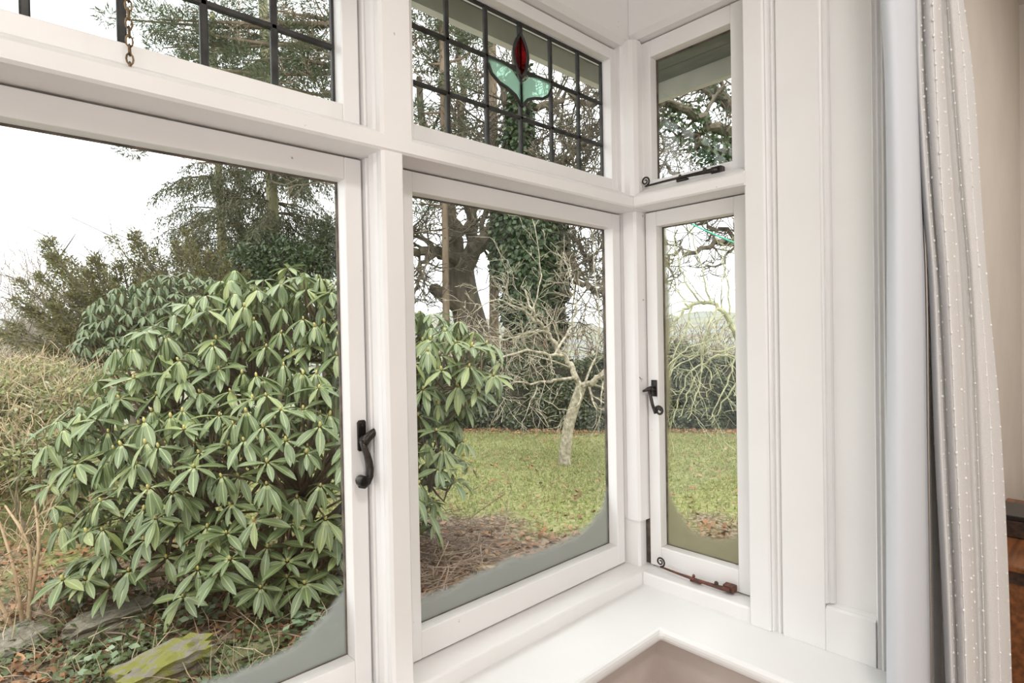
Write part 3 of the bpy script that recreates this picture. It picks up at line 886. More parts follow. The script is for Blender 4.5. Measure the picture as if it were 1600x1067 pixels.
def grow(M, p, d, L, r, depth, nsub=4, wig=0.35, up=0.05, ratio=0.62, spread=0.9, seg=5, rmin=0.0035):
    pts = [np.array(p, float)]
    d = unit(d)
    for i in range(seg):
        d = unit(d + rng.normal(size=3) * wig * 0.5 + np.array([0, 0, up]))
        pts.append(pts[-1] + d * L / seg)
    rad = [max(rmin, r * (1 - 0.62 * i / seg)) for i in range(seg + 1)]
    M.tube(pts, rad, 6 if r > 0.05 else 4 if r > 0.012 else 3, cap=False)
    if depth <= 0:
        return
    for k in range(nsub):
        t = 0.22 + 0.78 * (k + rng.random()) / nsub
        i = min(seg, max(1, int(round(t * seg))))
        base = pts[i]
        dd = unit(pts[i] - pts[i - 1])
        side = unit(np.cross(dd, rng.normal(size=3)))
        grow(M, base, unit(dd + side * spread * (0.6 + 0.7 * rng.random())), L * ratio * (0.7 + 0.6 * rng.random()), rad[i] * 0.68, depth - 1, nsub, wig, up, ratio, spread, seg, rmin)
def limb(M, pts, r0, r1, depth=2, nsub=6, L=1.0, wig=0.4, up=0.05, spread=1.0, start=0.2, sides=8, k=4, ratio=0.6, rmin=0.0035, jag=0.0, cnsub=4, snap=False):
    if snap and getattr(M, 'spine', None) is not None:
        pts = list(pts)
        q = np.array(pts[0], float)
        near = M.spine[int(np.argmin(np.linalg.norm(M.spine - q, axis=1)))]
        pts = [near] + [np.array(p, float) for p in pts[1:]]
    A = smooth_line(pts, k)
    if snap:
        M.spine = A if getattr(M, 'spine', None) is None else np.concatenate([M.spine, A])
    if jag:
        A[1:-1] += rng.normal(size=A[1:-1].shape) * jag
    n = len(A)
    R = [r0 + (r1 - r0) * i / (n - 1) for i in range(n)]
    M.tube(A, R, sides, cap=True)
    for q in range(nsub):
        t = start + (1 - start) * (q + rng.random()) / nsub
        i = min(n - 1, max(1, int(t * (n - 1))))
        dd = unit(A[i] - A[i - 1])
        side = unit(np.cross(dd, rng.normal(size=3)))
        grow(M, A[i], unit(dd * 0.6 + side * spread), L * (0.6 + 0.7 * rng.random()), max(rmin, R[i] * 0.40), depth - 1, cnsub, wig, up, ratio, 0.9, 5, rmin)
    return A

BARK = simple('grey_brown_bark', (0.075, 0.060, 0.045), (0.15, 0.125, 0.095), 9, 0.9, 0.8, 14, vscale=(1, 1, 0.3))
MOSSBARK = simple('mossy_green_bark', (0.17, 0.155, 0.085), (0.28, 0.255, 0.145), 5, 0.9, 0.6, 14, vscale=(1, 1, 0.3))
OAKBARK = simple('dark_oak_bark', (0.065, 0.052, 0.036), (0.15, 0.125, 0.085), 7, 0.95, 1.0, 9, vscale=(1, 1, 0.3))
PALEBARK = simple('pale_lichened_bark', (0.19, 0.165, 0.115), (0.46, 0.41, 0.31), 18, 0.9, 0.8, 30)
LICHEN = simple('yellow_green_lichened_twigs', (0.22, 0.22, 0.12), (0.42, 0.41, 0.25), 9, 0.9)
GREYTWIG = simple('grey_bare_twigs', (0.20, 0.165, 0.135), (0.30, 0.26, 0.22), 5, 0.9)
PINEBARK = simple('brown_pine_bark', (0.12, 0.085, 0.055), (0.20, 0.15, 0.10), 8, 0.95, 0.6, 14, vscale=(1, 1, 0.3))
IVY = leafmat('ivy_leaf', [(0.025, 0.045, 0.016), (0.06, 0.095, 0.036), (0.04, 0.07, 0.026), (0.12, 0.15, 0.075)], 0.4, 0.15)
HEDGEL = leafmat('hedge_leaf', [(0.025, 0.038, 0.016), (0.06, 0.075, 0.032), (0.11, 0.12, 0.06), (0.04, 0.06, 0.025)], 0.38, 0.15)
SPRUCE = leafmat('spruce_needles', [(0.045, 0.06, 0.028), (0.085, 0.095, 0.042), (0.14, 0.12, 0.065), (0.055, 0.075, 0.042)], 0.6, 0.15)
YEWL = leafmat('yew_needles', [(0.085, 0.09, 0.03), (0.15, 0.145, 0.055), (0.22, 0.19, 0.09), (0.065, 0.075, 0.03)], 0.6, 0.2)
PINEN = leafmat('pine_needles', [(0.05, 0.075, 0.035), (0.09, 0.115, 0.055), (0.13, 0.14, 0.075), (0.045, 0.065, 0.035)], 0.6, 0.2)
RHODO = leafmat('rhododendron_leaf', [(0.115, 0.16, 0.065), (0.18, 0.23, 0.10), (0.13, 0.18, 0.075), (0.23, 0.28, 0.125), (0.28, 0.32, 0.115)], 0.38, 0.22, rib=(0.40, 0.44, 0.20), spec=0.6)
RHODO2 = leafmat('far_rhododendron_leaf', [(0.09, 0.13, 0.065), (0.16, 0.20, 0.11), (0.12, 0.155, 0.08)], 0.4, 0.2, rib=(0.32, 0.36, 0.18))
BUDM = simple('yellow_green_bud', (0.40, 0.36, 0.11), (0.52, 0.42, 0.16), 30, 0.5)
STEM = simple('rhododendron_stem', (0.09, 0.065, 0.04), (0.17, 0.13, 0.07), 12, 0.8)
DEADL = leafmat('fallen_oak_leaf', [(0.20, 0.085, 0.035), (0.34, 0.16, 0.075), (0.28, 0.18, 0.10), (0.15, 0.075, 0.04), (0.42, 0.26, 0.15)], 0.7, 0.1)
GRASSM = leafmat('grass_blade', [(0.14, 0.185, 0.045), (0.21, 0.255, 0.075), (0.30, 0.29, 0.13), (0.17, 0.215, 0.06), (0.42, 0.36, 0.22), (0.19, 0.24, 0.07)], 0.6, 0.3)
STRAW = leafmat('dry_straw', [(0.42, 0.34, 0.21), (0.56, 0.47, 0.33), (0.34, 0.26, 0.16), (0.48, 0.41, 0.28)], 0.8, 0.2)
SHRUBL = leafmat('bramble_leaf', [(0.14, 0.17, 0.055), (0.24, 0.26, 0.085), (0.32, 0.32, 0.13), (0.10, 0.125, 0.05), (0.38, 0.38, 0.25)], 0.5, 0.25)
COVERL = leafmat('ground_ivy_leaf', [(0.035, 0.055, 0.018), (0.075, 0.105, 0.035), (0.15, 0.18, 0.085), (0.045, 0.07, 0.022)], 0.4, 0.15)
VARIEG = leafmat('variegated_leaf', [(0.14, 0.22, 0.11), (0.30, 0.36, 0.24), (0.20, 0.27, 0.15)], 0.45, 0.2)
TWIGM = simple('dead_twig', (0.14, 0.095, 0.065), (0.30, 0.22, 0.16), 9, 0.9)
TANSTEM = simple('tan_shrub_stem', (0.32, 0.22, 0.13), (0.45, 0.33, 0.21), 9, 0.8)

# ---- ground
def ground_h(x, y):
    x = np.asarray(x, float); y = np.asarray(y, float)
    d = np.hypot(x, y)
    z = GZ + 0.025 * np.sin(1.7 * x + 0.6) * np.cos(1.3 * y) + 0.012 * np.sin(5.1 * x) * np.sin(4.3 * y + 1)
    far = np.clip((d - 12.0) / 30.0, 0, 1)
    z = z - 5.5 * far * far * (3 - 2 * far)
    h = np.clip((d - 130) / 700.0, 0, 1)
    ang = np.degrees(np.arctan2(x, y))
    z = z + h * (26 + 10 * np.sin(ang * 0.21) + 6 * np.sin(ang * 0.53 + 1))
    return z
def ground():
    rr = np.concatenate([np.linspace(1.0, 14, 66), np.geomspace(14.4, 1400, 46)])
    aa = np.radians(np.linspace(-40, 140, 181))
    Rr, A = np.meshgrid(rr, aa, indexing='ij')
    X = Rr * np.sin(A); Y = Rr * np.cos(A) + 0.9
    Z = ground_h(X, Y)
    n, m = X.shape
    idx = np.arange(n * m).reshape(n, m)
    F = np.stack([idx[:-1, :-1], idx[:-1, 1:], idx[1:, 1:], idx[1:, :-1]], -1).reshape(-1, 4)
    mt, nt, out = mat_new('garden_soil_and_turf')
    b = N(nt, 'ShaderNodeBsdfPrincipled', Roughness=0.95)
    b.inputs['Specular IOR Level'].default_value = 0.1
    n1 = noise(nt, 0.9, 5)
    n2 = noise(nt, 26, 5)
    soil = ramp(nt, n2.outputs['Fac'], [(0.30, (0.075, 0.052, 0.038)), (0.48, (0.16, 0.115, 0.085)), (0.60, (0.30, 0.235, 0.175)), (0.75, (0.20, 0.12, 0.07))])
    turf = ramp(nt, n2.outputs['Fac'], [(0.3, (0.14, 0.15, 0.05)), (0.5, (0.22, 0.235, 0.085)), (0.7, (0.36, 0.31, 0.18))])
    tc = N(nt, 'ShaderNodeTexCoord')
    ln = N(nt, 'ShaderNodeVectorMath', operation='LENGTH')
    nt.links.new(tc.outputs['Object'], ln.inputs[0])
    mr = N(nt, 'ShaderNodeMapRange'); mr.inputs['From Min'].default_value = 3.9; mr.inputs['From Max'].default_value = 6.6
    mr.inputs['To Min'].default_value = -0.25; mr.inputs['To Max'].default_value = 0.38
    nt.links.new(ln.outputs['Value'], mr.inputs['Value'])
    ad = N(nt, 'ShaderNodeMath', operation='ADD'); nt.links.new(mr.outputs[0], ad.inputs[0]); nt.links.new(n1.outputs['Fac'], ad.inputs[1])
    st = N(nt, 'ShaderNodeMapRange'); st.inputs['From Min'].default_value = 0.50; st.inputs['From Max'].default_value = 0.66
    nt.links.new(ad.outputs[0], st.inputs['Value'])
    mx = N(nt, 'ShaderNodeMixRGB'); nt.links.new(st.outputs[0], mx.inputs[0]); nt.links.new(soil.outputs[0], mx.inputs[1]); nt.links.new(turf.outputs[0], mx.inputs[2])
    # far fields and woods
    n4 = noise(nt, 0.02, 3)
    fld = ramp(nt, n4.outputs['Fac'], [(0.40, (0.19, 0.175, 0.145)), (0.5, (0.22, 0.23, 0.15)), (0.6, (0.20, 0.22, 0.23))])
    mr2 = N(nt, 'ShaderNodeMapRange'); mr2.inputs['From Min'].default_value = 18; mr2.inputs['From Max'].default_value = 50
    nt.links.new(ln.outputs['Value'], mr2.inputs['Value'])
    mx2 = N(nt, 'ShaderNodeMixRGB'); nt.links.new(mr2.outputs[0], mx2.inputs[0]); nt.links.new(mx.outputs[0], mx2.inputs[1]); nt.links.new(fld.outputs[0], mx2.inputs[2])
    nt.links.new(mx2.outputs[0], b.inputs['Base Color'])
    bp = N(nt, 'ShaderNodeBump', Strength=0.8, Distance=0.03); nt.links.new(n2.outputs['Fac'], bp.inputs['Height']); nt.links.new(bp.outputs[0], b.inputs['Normal'])
    nt.links.new(b.outputs[0], out.inputs[0])
    me = new_mesh('garden_ground', np.stack([X, Y, Z], -1).reshape(-1, 3), F, mt, smooth=True)
    o = part_mesh('garden_ground', me)
    return tag(o, 'garden soil and turf running out to distant fields', 'ground', kind='structure')
ground()
def gpt(px, py):
    p = onz(px, py, GZ)
    p[2] = float(ground_h(p[0], p[1]))
    return p

# ---- lawn grass (nobody could count the blades)
def lawn(n=170000):
    dep = np.sqrt(rng.random(n)) * 7.2 + 4.0
    dep = 4.0 + 7.4 * rng.random(n) ** 0.9
    px = rng.random(n) * 1650 - 150
    a = (px - 800) / FPX
    fx = np.array([0.6822, 0.7311]); rt = np.array([0.7308, -0.6823])
    xy = dep[:, None] * (fx + a[:, None] * rt)
    patch = 0.5 + 0.5 * np.sin(xy[:, 0] * 1.9 + 1.3 * np.sin(xy[:, 1] * 1.1)) * np.cos(xy[:, 1] * 1.6 + 0.5)
    dens = np.clip((dep - 4.6) / 2.0, 0.03, 1) * (0.35 + 0.65 * patch)
    keep = (rng.random(n) < dens)
    xy = xy[keep]
    z = ground_h(xy[:, 0], xy[:, 1]) - 0.004
    P = np.column_stack([xy, z])
    m = len(P)
    D = unit(np.column_stack([rng.normal(size=(m, 2)) * 0.55, np.ones(m)]))
    return leaf_part('lawn_grass', None, P, D, rand_unit(m), 0.025 + 0.035 * rng.random(m), 0.007 + 0.004 * rng.random(m), GRASSM, 0.25)
tag(lawn(), 'short green lawn grass between the hedge and the window', 'grass')

# ---- far bare trees beyond the garden
def bare_tree(px, py_base, depth, height, label, spread=0.75, lean=0.0, levels=4, nsub=4, mat=GREYTWIG, r=0.2):
    b = W(px, py_base, depth)
    b[2] = float(ground_h(b[0], b[1])) - 0.05
    t = thing('bare_tree', label, 'tree', b, group=None)
    M = MB()
    top = b + np.array([lean, 0, height * 0.34])
    M.tube(smooth_line([b, (b + top) / 2 + rng.normal(size=3) * 0.15, top], 3), np.linspace(r, r * 0.75, 7), 7)
    M.build('trunk', mat, t, fix=False)
    B = MB()
    for k in range(6):
        a = 2 * PI * k / 6 + rng.random()
        grow(B, top - np.array([0, 0, height * 0.08 * rng.random()]), (spread * math.cos(a), spread * math.sin(a), 0.75 + 0.4 * rng.random()), height * 0.32, r * 0.5, levels - 1, nsub, 0.35, 0.06, 0.66, 0.85, 5, 0.016 if depth > 33 else 0.012)
    B.build('branches', mat, t, fix=False)
    return t
bare_tree(28, 600, 19, 7.6, 'broad bare grey tree at the far left edge of the view', spread=1.35, r=0.22, nsub=5)
bare_tree(105, 590, 30, 13.5, 'bare tree rising behind the yew with a fine twiggy crown', r=0.22)
bare_tree(185, 590, 34, 14.5, 'faint bare tree top between the yew and the spruce', r=0.2)
bare_tree(-60, 600, 22, 9.5, 'bare tree whose branches reach in at the far left', spread=1.2, r=0.24)
bare_tree(512, 600, 28, 16.5, 'bare tree seen beside the right edge of the spruce', r=0.2)
bare_tree(905, 590, 34, 6.6, 'small bare tree beyond the hedge, right of the ivy trunk', r=0.15)
bare_tree(1075, 590, 30, 7.2, 'bare tree on the slope seen through the narrow window', r=0.15)

# ---- a strand of small evergreen trees
def spruce(name, label, trunk, depth, r0, r1, lmax, z_lo, z_hi, per, mat, leaf=0.12, bark=MOSSBARK, dens=1.0, seedpts=None, droop=0.55):
    b = W(trunk[0][0], trunk[0][1], depth)
    gz = float(ground_h(b[0], b[1]))
    base = np.array([b[0], b[1], gz])
    t = thing(name, label, 'tree', base)
    A = smooth_line([base] + [W(x, y, depth) for x, y in trunk], 5)
    M = MB().tube(A, np.linspace(r0, r1, len(A)), 9)
    M.build('trunk', bark, t, smooth=True, fix=False)
    B = MB()
    PP, DD, NN, LL, WW = [], [], [], [], []
    z = z_lo
    while z < z_hi:
        i = int(np.argmin(abs(A[:, 2] - z)))
        f = (z - z_lo) / (z_hi - z_lo)
        for k in range(per):
            a = 2 * PI * rng.random()
            L = lmax * (0.55 + 0.5 * rng.random()) * (1 - 0.35 * f)
            o = np.array([math.cos(a), math.sin(a), 0])
            n = 8
            pts = []
            for q in range(n + 1):
                s = q / n
                pts.append(A[i] + o * L * s + np.array([0, 0, 0.10 * L * s - droop * L * s * s * 0.8 + 0.30 * L * max(0, s - 0.7) ** 1.3]) + rng.normal(size=3) * 0.03 * L * s)
            pts = np.array(pts)
            B.tube(pts, np.linspace(max(0.012, r0 * 0.16), 0.006, n + 1), 4, cap=False)
            ns = int(120 * dens * L / lmax) + 10
            for q in range(ns):
                s = 0.18 + 0.82 * rng.random()
                c = np.array([np.interp(s * n, range(n + 1), pts[:, j]) for j in range(3)])
                side = np.cross(o, [0, 0, 1]) * (1 if rng.random() < 0.5 else -1)
                c = c + side * rng.random() * 0.22 * L * (1.1 - s) + np.array([0, 0, 0.02])
                hl = (0.25 + 0.60 * rng.random()) * (0.6 + 0.5 * droop)
                m = 5
                dd = unit(np.array([0, 0, -1.0]) + o * 0.30 + side * 0.15 + rng.normal(size=3) * 0.16)
                for w in range(m):
                    PP.append(c + dd * hl * w / m)
                    DD.append(dd + rng.normal(size=3) * 0.55)
                    NN.append(rng.normal(size=3))
                    LL.append(leaf * (0.7 + 0.6 * rng.random()))
                    WW.append(leaf * (0.17 + 0.12 * rng.random()))
        z += 0.42
    B.build('branches', BARK, t, fix=False)
    leaf_part('needles', t, np.array(PP), np.array(DD), np.array(NN), np.array(LL), np.array(WW), mat)
    return t
spruce('spruce_tree', 'tall drooping spruce with a straight mossy trunk above the rhododendron', [(430, 440), (427, 350), (423, 260), (416, 120), (410, -40), (404, -220)], 16.0, 0.19, 0.11, 3.2, 1.6, 9.8, 6, SPRUCE, dens=1.1, droop=0.62)
spruce('spruce_tree', 'second drooping spruce with a thinner mossy trunk left of the straight one', [(350, 440), (346, 360), (343, 300), (338, 180), (332, 20)], 17.5, 0.15, 0.08, 2.8, 1.2, 6.9, 6, SPRUCE, dens=1.0, droop=0.62)

# feathery yew: limbs fan out, each clothed in flat sprays
def yew(name, label, base_px, depth, tips, mat, n_per=520, spread=0.26, leaf=0.085, r=0.10, hub=None):
    b = W(base_px[0], base_px[1], depth)
    base = np.array([b[0], b[1], float(ground_h(b[0], b[1]))])
    t = thing(name, label, 'tree', base)
    hubp = W(hub[0], hub[1], depth) if hub else base + np.array([0, 0, 1.0])
    M = MB().tube(smooth_line([base, (base + hubp) / 2 + rng.normal(size=3) * 0.05, hubp], 3), np.linspace(r * 1.3, r, 7), 8)
    M.build('trunk', BARK, t, fix=False)
    B = MB()
    P, D = [], []
    more = [(x + rng.normal() * 22, y + rng.normal() * 16 + 8, dd + rng.normal() * 0.5) for x, y, dd in tips for q in range(2)]
    for (x, y, dd) in list(tips) + more:
        e = W(x, y, depth + dd)
        mid = (hubp + e) / 2 + np.array([0, 0, -0.12 * np.linalg.norm(e - hubp)]) + rng.normal(size=3) * 0.08
        A = smooth_line([hubp, mid, e], 6)
        B.tube(A, np.linspace(r * 0.45, 0.008, len(A)), 5, cap=False)
        ln = np.linalg.norm(e - hubp)
        m = int(n_per * (0.4 + ln / 3))
        s = rng.random(m) ** 0.75
        s = 0.12 + 0.88 * s
        c = np.stack([np.interp(s * (len(A) - 1), range(len(A)), A[:, j]) for j in range(3)], -1)
        tan = unit(e - mid)
        # side twigs
        w = spread * (1.15 - s) ** 0.8 * ln * 0.5 + 0.03
        sid = rand_unit(m); sid[:, 2] *= 0.45; sid = unit(sid)
        off = (rng.random(m) ** 0.7 * w)[:, None] * sid + tan * (rng.random(m) * w * 0.7)[:, None]
        off[:, 2] -= 0.25 * np.abs(off).sum(1)
        P.append(c + off); D.append(unit(tan + sid * 0.8 + np.array([0, 0, -0.25]) + rng.normal(size=(m, 3)) * 0.4))
        for q in range(10):
            i = int(rng.integers(3, len(A)))
            sd = rand_unit(1)[0]; sd[2] = -0.2 * abs(sd[2])
            e2 = A[i] + unit(tan * 0.8 + sd) * ln * 0.22
            B.tube([A[i], (A[i] + e2) / 2, e2], [0.008, 0.006, 0.004], 3, cap=False)
    B.build('branches', BARK, t, fix=False)
    P = np.concatenate(P); D = np.concatenate(D); m = len(P)
    leaf_part('needles', t, P, D, rand_unit(m), leaf * (0.7 + 0.6 * rng.random(m)), leaf * (0.28 + 0.2 * rng.random(m)), mat)
    return t
yew('yew_tree', 'feathery olive-brown yew leaning to the left of the rhododendrons', (215, 640), 10.0,
    [(78, 372, 0), (62, 428, -0.3), (110, 402, 0.5), (150, 398, 0.3), (190, 412, -0.2), (45, 478, 0.1), (20, 505, 0.3), (70, 505, -0.4), (110, 460, -0.5), (150, 455, -0.6), (185, 450, -0.7), (215, 440, 0), (120, 520, -0.6), (170, 510, -0.8), (240, 470, -0.3), (95, 545, -0.2), (200, 500, 0.6), (160, 560, -0.3), (225, 520, -0.5), (140, 425, 0.2)], YEWL, hub=(212, 545), n_per=800, leaf=0.06)
yew('yew_tree', 'taller olive-brown yew spreading between the feathery yew and the spruce trunks', (330, 640), 12.0,
    [(212, 362, 0), (208, 408, 0.2), (240, 390, -0.3), (232, 430, -0.4), (275, 385, 0.3), (300, 392, -0.3), (250, 450, -0.6), (330, 400, 0.2), (280, 430, -0.5), (230, 475, -0.2), (310, 440, -0.6), (355, 410, -0.3), (340, 455, -0.5), (385, 425, 0.2), (270, 480, -0.6), (405, 455, 0.1)], YEWL, hub=(330, 520), n_per=800, leaf=0.065)

# dark evergreen mass at the foot of the spruces
def evergreen(name, label, ells_px, depth, n, leaf, mat, cat='shrub', wid=0.5):
    ells = []
    for (x, y, dd, rx_, rz_) in ells_px:
        c = W(x, y, depth + dd)
        ells.append((c, rx_ * depth / FPX, rx_ * depth / FPX * 0.8, rz_ * depth / FPX))
    cx = np.mean([e[0] for e in ells], axis=0)
    base = np.array([cx[0], cx[1], float(ground_h(cx[0], cx[1]))])
    t = thing(name, label, cat, base)
    S = MB()
    for e in ells:
        S.tube(smooth_line([base + rng.normal(size=3) * np.array([0.08, 0.08, 0]), (base + e[0]) / 2 + rng.normal(size=3) * 0.1, e[0]], 3), np.linspace(0.05, 0.012, 7), 5, cap=False)
        for q in range(8):
            u = rand_unit(1)[0]
            S.tube([e[0], e[0] + u * np.array(e[1:]) * 0.5 + rng.normal(size=3) * 0.03, e[0] + u * np.array(e[1:]) * 0.95], [0.012, 0.008, 0.004], 3, cap=False)
    S.build('stems', BARK, t, fix=False)
    P, U = cloud_points(ells, n)
    leaf_part('leaves', t, P, unit(U + rng.normal(size=(n, 3)) * 0.7 + np.array([0, 0, -0.3])), unit(U + np.array([0, 0, 0.6]) + rng.normal(size=(n, 3)) * 0.5), leaf * (0.7 + 0.6 * rng.random(n)), leaf * wid * (0.8 + 0.4 * rng.random(n)), mat)
    return t
evergreen('holly_bush', 'dark evergreen bush under the spruce branches', [(385, 430, 0, 55, 45), (440, 420, 0.4, 50, 50), (340, 455, -0.2, 50, 35), (480, 420, 0.3, 40, 35), (415, 390, 0.8, 40, 30)], 13.5, 7000, 0.11, IVY)
evergreen('conifer_bush', 'grey-green conifer at the right of the spruce by the window frame', [(510, 395, 0, 34, 28), (500, 365, 0.3, 26, 20), (525, 370, 0.2, 24, 34), (475, 400, -0.2, 26, 22)], 14.5, 3600, 0.13, PINEN, 'tree', 0.3)

# ---- the big oak and its neighbours
def oak():
    dp = 13.0
    base = W(752, 640, dp); base[2] = float(ground_h(base[0], base[1]))
    t = thing('oak_tree', 'large bare oak with a thick forked trunk and a broken branch stub', 'tree', base)
    w = lambda x, y, d=0: W(x, y, dp + d)
    M = MB()
    M.tube(smooth_line([base, w(750, 600), w(744, 560), w(735, 505), w(724, 455), w(719, 405)], 4), np.concatenate([np.linspace(0.62, 0.42, 8), np.linspace(0.42, 0.27, 13)]), 14)
    M.build('trunk', OAKBARK, t, smooth=True, fix=False)
    B = MB()
    limb(B, [w(719, 412), w(711, 375), w(703, 335, 0.2), w(690, 280, 0.5), w(668, 210, 0.6), w(655, 120, 0.5)], 0.21, 0.07, 4, 8, 1.6, jag=0.04, sides=9, rmin=0.010)
    limb(B, [w(722, 440), w(738, 398, -0.2), w(765, 368, -0.4), w(796, 335, -0.3), w(812, 280, 0), w(800, 210, 0.3), w(780, 120, 0.3)], 0.22, 0.07, 4, 8, 1.6, jag=0.04, sides=9, rmin=0.010)
    limb(B, [w(715, 418), w(695, 400, -0.5), w(668, 394, -0.8), w(640, 391, -1.0), w(600, 372, -1.2), w(560, 330, -1.3)], 0.14, 0.05, 4, 9, 1.2, jag=0.05, rmin=0.010)
    limb(B, [w(668, 396, -0.8), w(658, 425, -0.9), w(650, 455, -1.0), w(646, 482, -1.1)], 0.06, 0.02, 3, 5, 0.7, jag=0.03, rmin=0.008)
    limb(B, [w(735, 395, 0.2), w(735, 330, 0.6), w(720, 250, 1.0), w(725, 150, 1.4), w(710, 40, 1.5)], 0.15, 0.05, 4, 7, 1.5, jag=0.05, rmin=0.010)
    B.build('branches', OAKBARK, t, fix=False)
    st = MB().tube(smooth_line([w(728, 490), w(708, 474, -0.25), w(690, 460, -0.45), w(672, 446, -0.6)], 3), [0.20, 0.18, 0.17, 0.16, 0.155, 0.15, 0.145, 0.14, 0.13, 0.03], 9)
    tag(st.build('broken_stub', OAKBARK, t, fix=False), 'splintered pale stub of a broken branch')
    return t
oak()
def ivy_tree():
    dp = 12.0
    base = W(828, 640, dp); base[2] = float(ground_h(base[0], base[1]))
    t = thing('ivy_tree', 'tree trunk thickly clothed in dark ivy with twisted bare side branches', 'tree', base)
    w = lambda x, y, d=0: W(x, y, dp + d)
    A = smooth_line([base, w(830, 560), w(832, 480), w(828, 400), w(822, 320), w(814, 220), w(812, 120), w(808, 0)], 4)
    MB().tube(A, np.linspace(0.36, 0.14, len(A)), 10).build('trunk', OAKBARK, t, smooth=True, fix=False)
    B = MB()
    limb(B, [w(835, 400), w(868, 385, -0.3), w(893, 410, -0.5), w(903, 440, -0.6), w(925, 455, -0.6), w(950, 460, -0.5)], 0.10, 0.035, 4, 10, 1.1, jag=0.06, rmin=0.010)
    limb(B, [w(826, 330), w(860, 345, 0.2), w(890, 362, 0.3), w(912, 395, 0.3), w(930, 425, 0.2)], 0.08, 0.03, 4, 9, 1.0, jag=0.06, rmin=0.010)
    limb(B, [w(816, 250), w(850, 262, -0.2), w(885, 250, -0.4), w(905, 225, -0.5), w(940, 205, -0.5)], 0.09, 0.03, 4, 10, 1.1, jag=0.07, rmin=0.010)
    limb(B, [w(812, 160), w(850, 170, 0.3), w(890, 150, 0.4), w(935, 160, 0.5), w(980, 140, 0.5)], 0.09, 0.03, 4, 10, 1.2, jag=0.07, rmin=0.010)
    limb(B, [w(820, 300), w(855, 290, 0.3), w(900, 275, 0.6), w(950, 270, 0.8)], 0.08, 0.03, 4, 9, 1.1, jag=0.07, rmin=0.010)
    B.build('branches', OAKBARK, t, fix=False)
    ep = [(818, 345, 48, 50), (838, 372, 50, 50), (822, 410, 52, 48), (842, 440, 46, 46), (828, 478, 46, 44), (846, 508, 38, 40), (822, 535, 34, 36), (828, 572, 26, 34), (815, 300, 36, 40), (806, 245, 26, 44), (812, 190, 22, 38), (812, 130, 20, 34), (866, 400, 22, 26), (868, 450, 20, 30), (790, 380, 24, 40), (862, 345, 20, 18)]
    ells = [(w(x, y), a * dp / FPX, a * dp / FPX, b * dp / FPX) for x, y, a, b in ep]
    n = 30000
    P, U = cloud_points(ells, n, 0.7)
    leaf_part('ivy_leaves', t, P, unit(np.array([0, 0, -0.8]) + U * 0.6 + rng.normal(size=(n, 3)) * 0.5), unit(U + np.array([0, 0, 0.5]) + rng.normal(size=(n, 3)) * 0.4), 0.085 + 0.06 * rng.random(n), 0.07 + 0.04 * rng.random(n), IVY)
    return t
ivy_tree()
def pine(label, trunk, depth, r, clumps, n=3200, branch=True):
    b = W(trunk[0][0], 640, depth)
    base = np.array([b[0], b[1], float(ground_h(b[0], b[1]))])
    t = thing('pine_tree', label, 'tree', base)
    A = smooth_line([base] + [W(x, y, depth) for x, y in trunk], 4)
    MB().tube(A, np.linspace(r * 1.15, r * 0.8, len(A)), 8).build('trunk', PINEBARK, t, smooth=True, fix=False)
    ells = []
    B = MB()
    B.tube(A, r * 0.4, 4)
    for (x, y, dd, a, c) in clumps:
        e = W(x, y, depth + dd)
        ells.append((e, a * depth / FPX, a * depth / FPX, c * depth / FPX))
        i = int(np.argmin(abs(A[:, 2] - (e[2] - 0.3))))
        limb(B, [A[i], (A[i] + e) / 2 + rng.normal(size=3) * 0.12, e], r * 0.5, 0.012, 2, 5, 0.6, rmin=0.008)
    B.build('branches', PINEBARK, t, fix=False)
    P, U = cloud_points(ells, n, 0.3)
    leaf_part('needles', t, P, unit(U + rng.normal(size=(n, 3)) * 0.6 + np.array([0, 0, 0.2])), rand_unit(n), 0.11 + 0.09 * rng.random(n), 0.014 + 0.010 * rng.random(n), PINEN)
    return t
pine('slender pine with a straight brown trunk in front of the oak', [(697, 500), (696, 400), (694, 250), (691, 100), (688, -60)], 11.5, 0.068,
     [(675, 215, 0, 24, 14), (715, 205, 0.4, 26, 16), (655, 175, 0.3, 22, 14), (665, 95, 0.2, 26, 18), (715, 130, -0.4, 28, 18), (700, 60, 0.2, 34, 22), (660, 40, 0, 26, 20), (740, 70, 0.3, 28, 18), (655, 318, 0.2, 26, 12)], 4200)
pine('pine with green needle clumps beside the ivy tree', [(772, 320), (771, 230), (770, 120), (766, 0), (760, -120)], 15.5, 0.12,
     [(815, 240, -0.6, 30, 26), (800, 265, -0.5, 26, 14), (845, 262, -0.4, 22, 16), (735, 215, 0.3, 22, 12), (770, 205, -0.4, 22, 12), (745, 120, 0.2, 30, 18), (800, 95, 0, 26, 16), (735, 45, 0.3, 30, 18), (790, 30, 0.2, 30, 20), (700, 30, 0.5, 34, 20)], 5200)
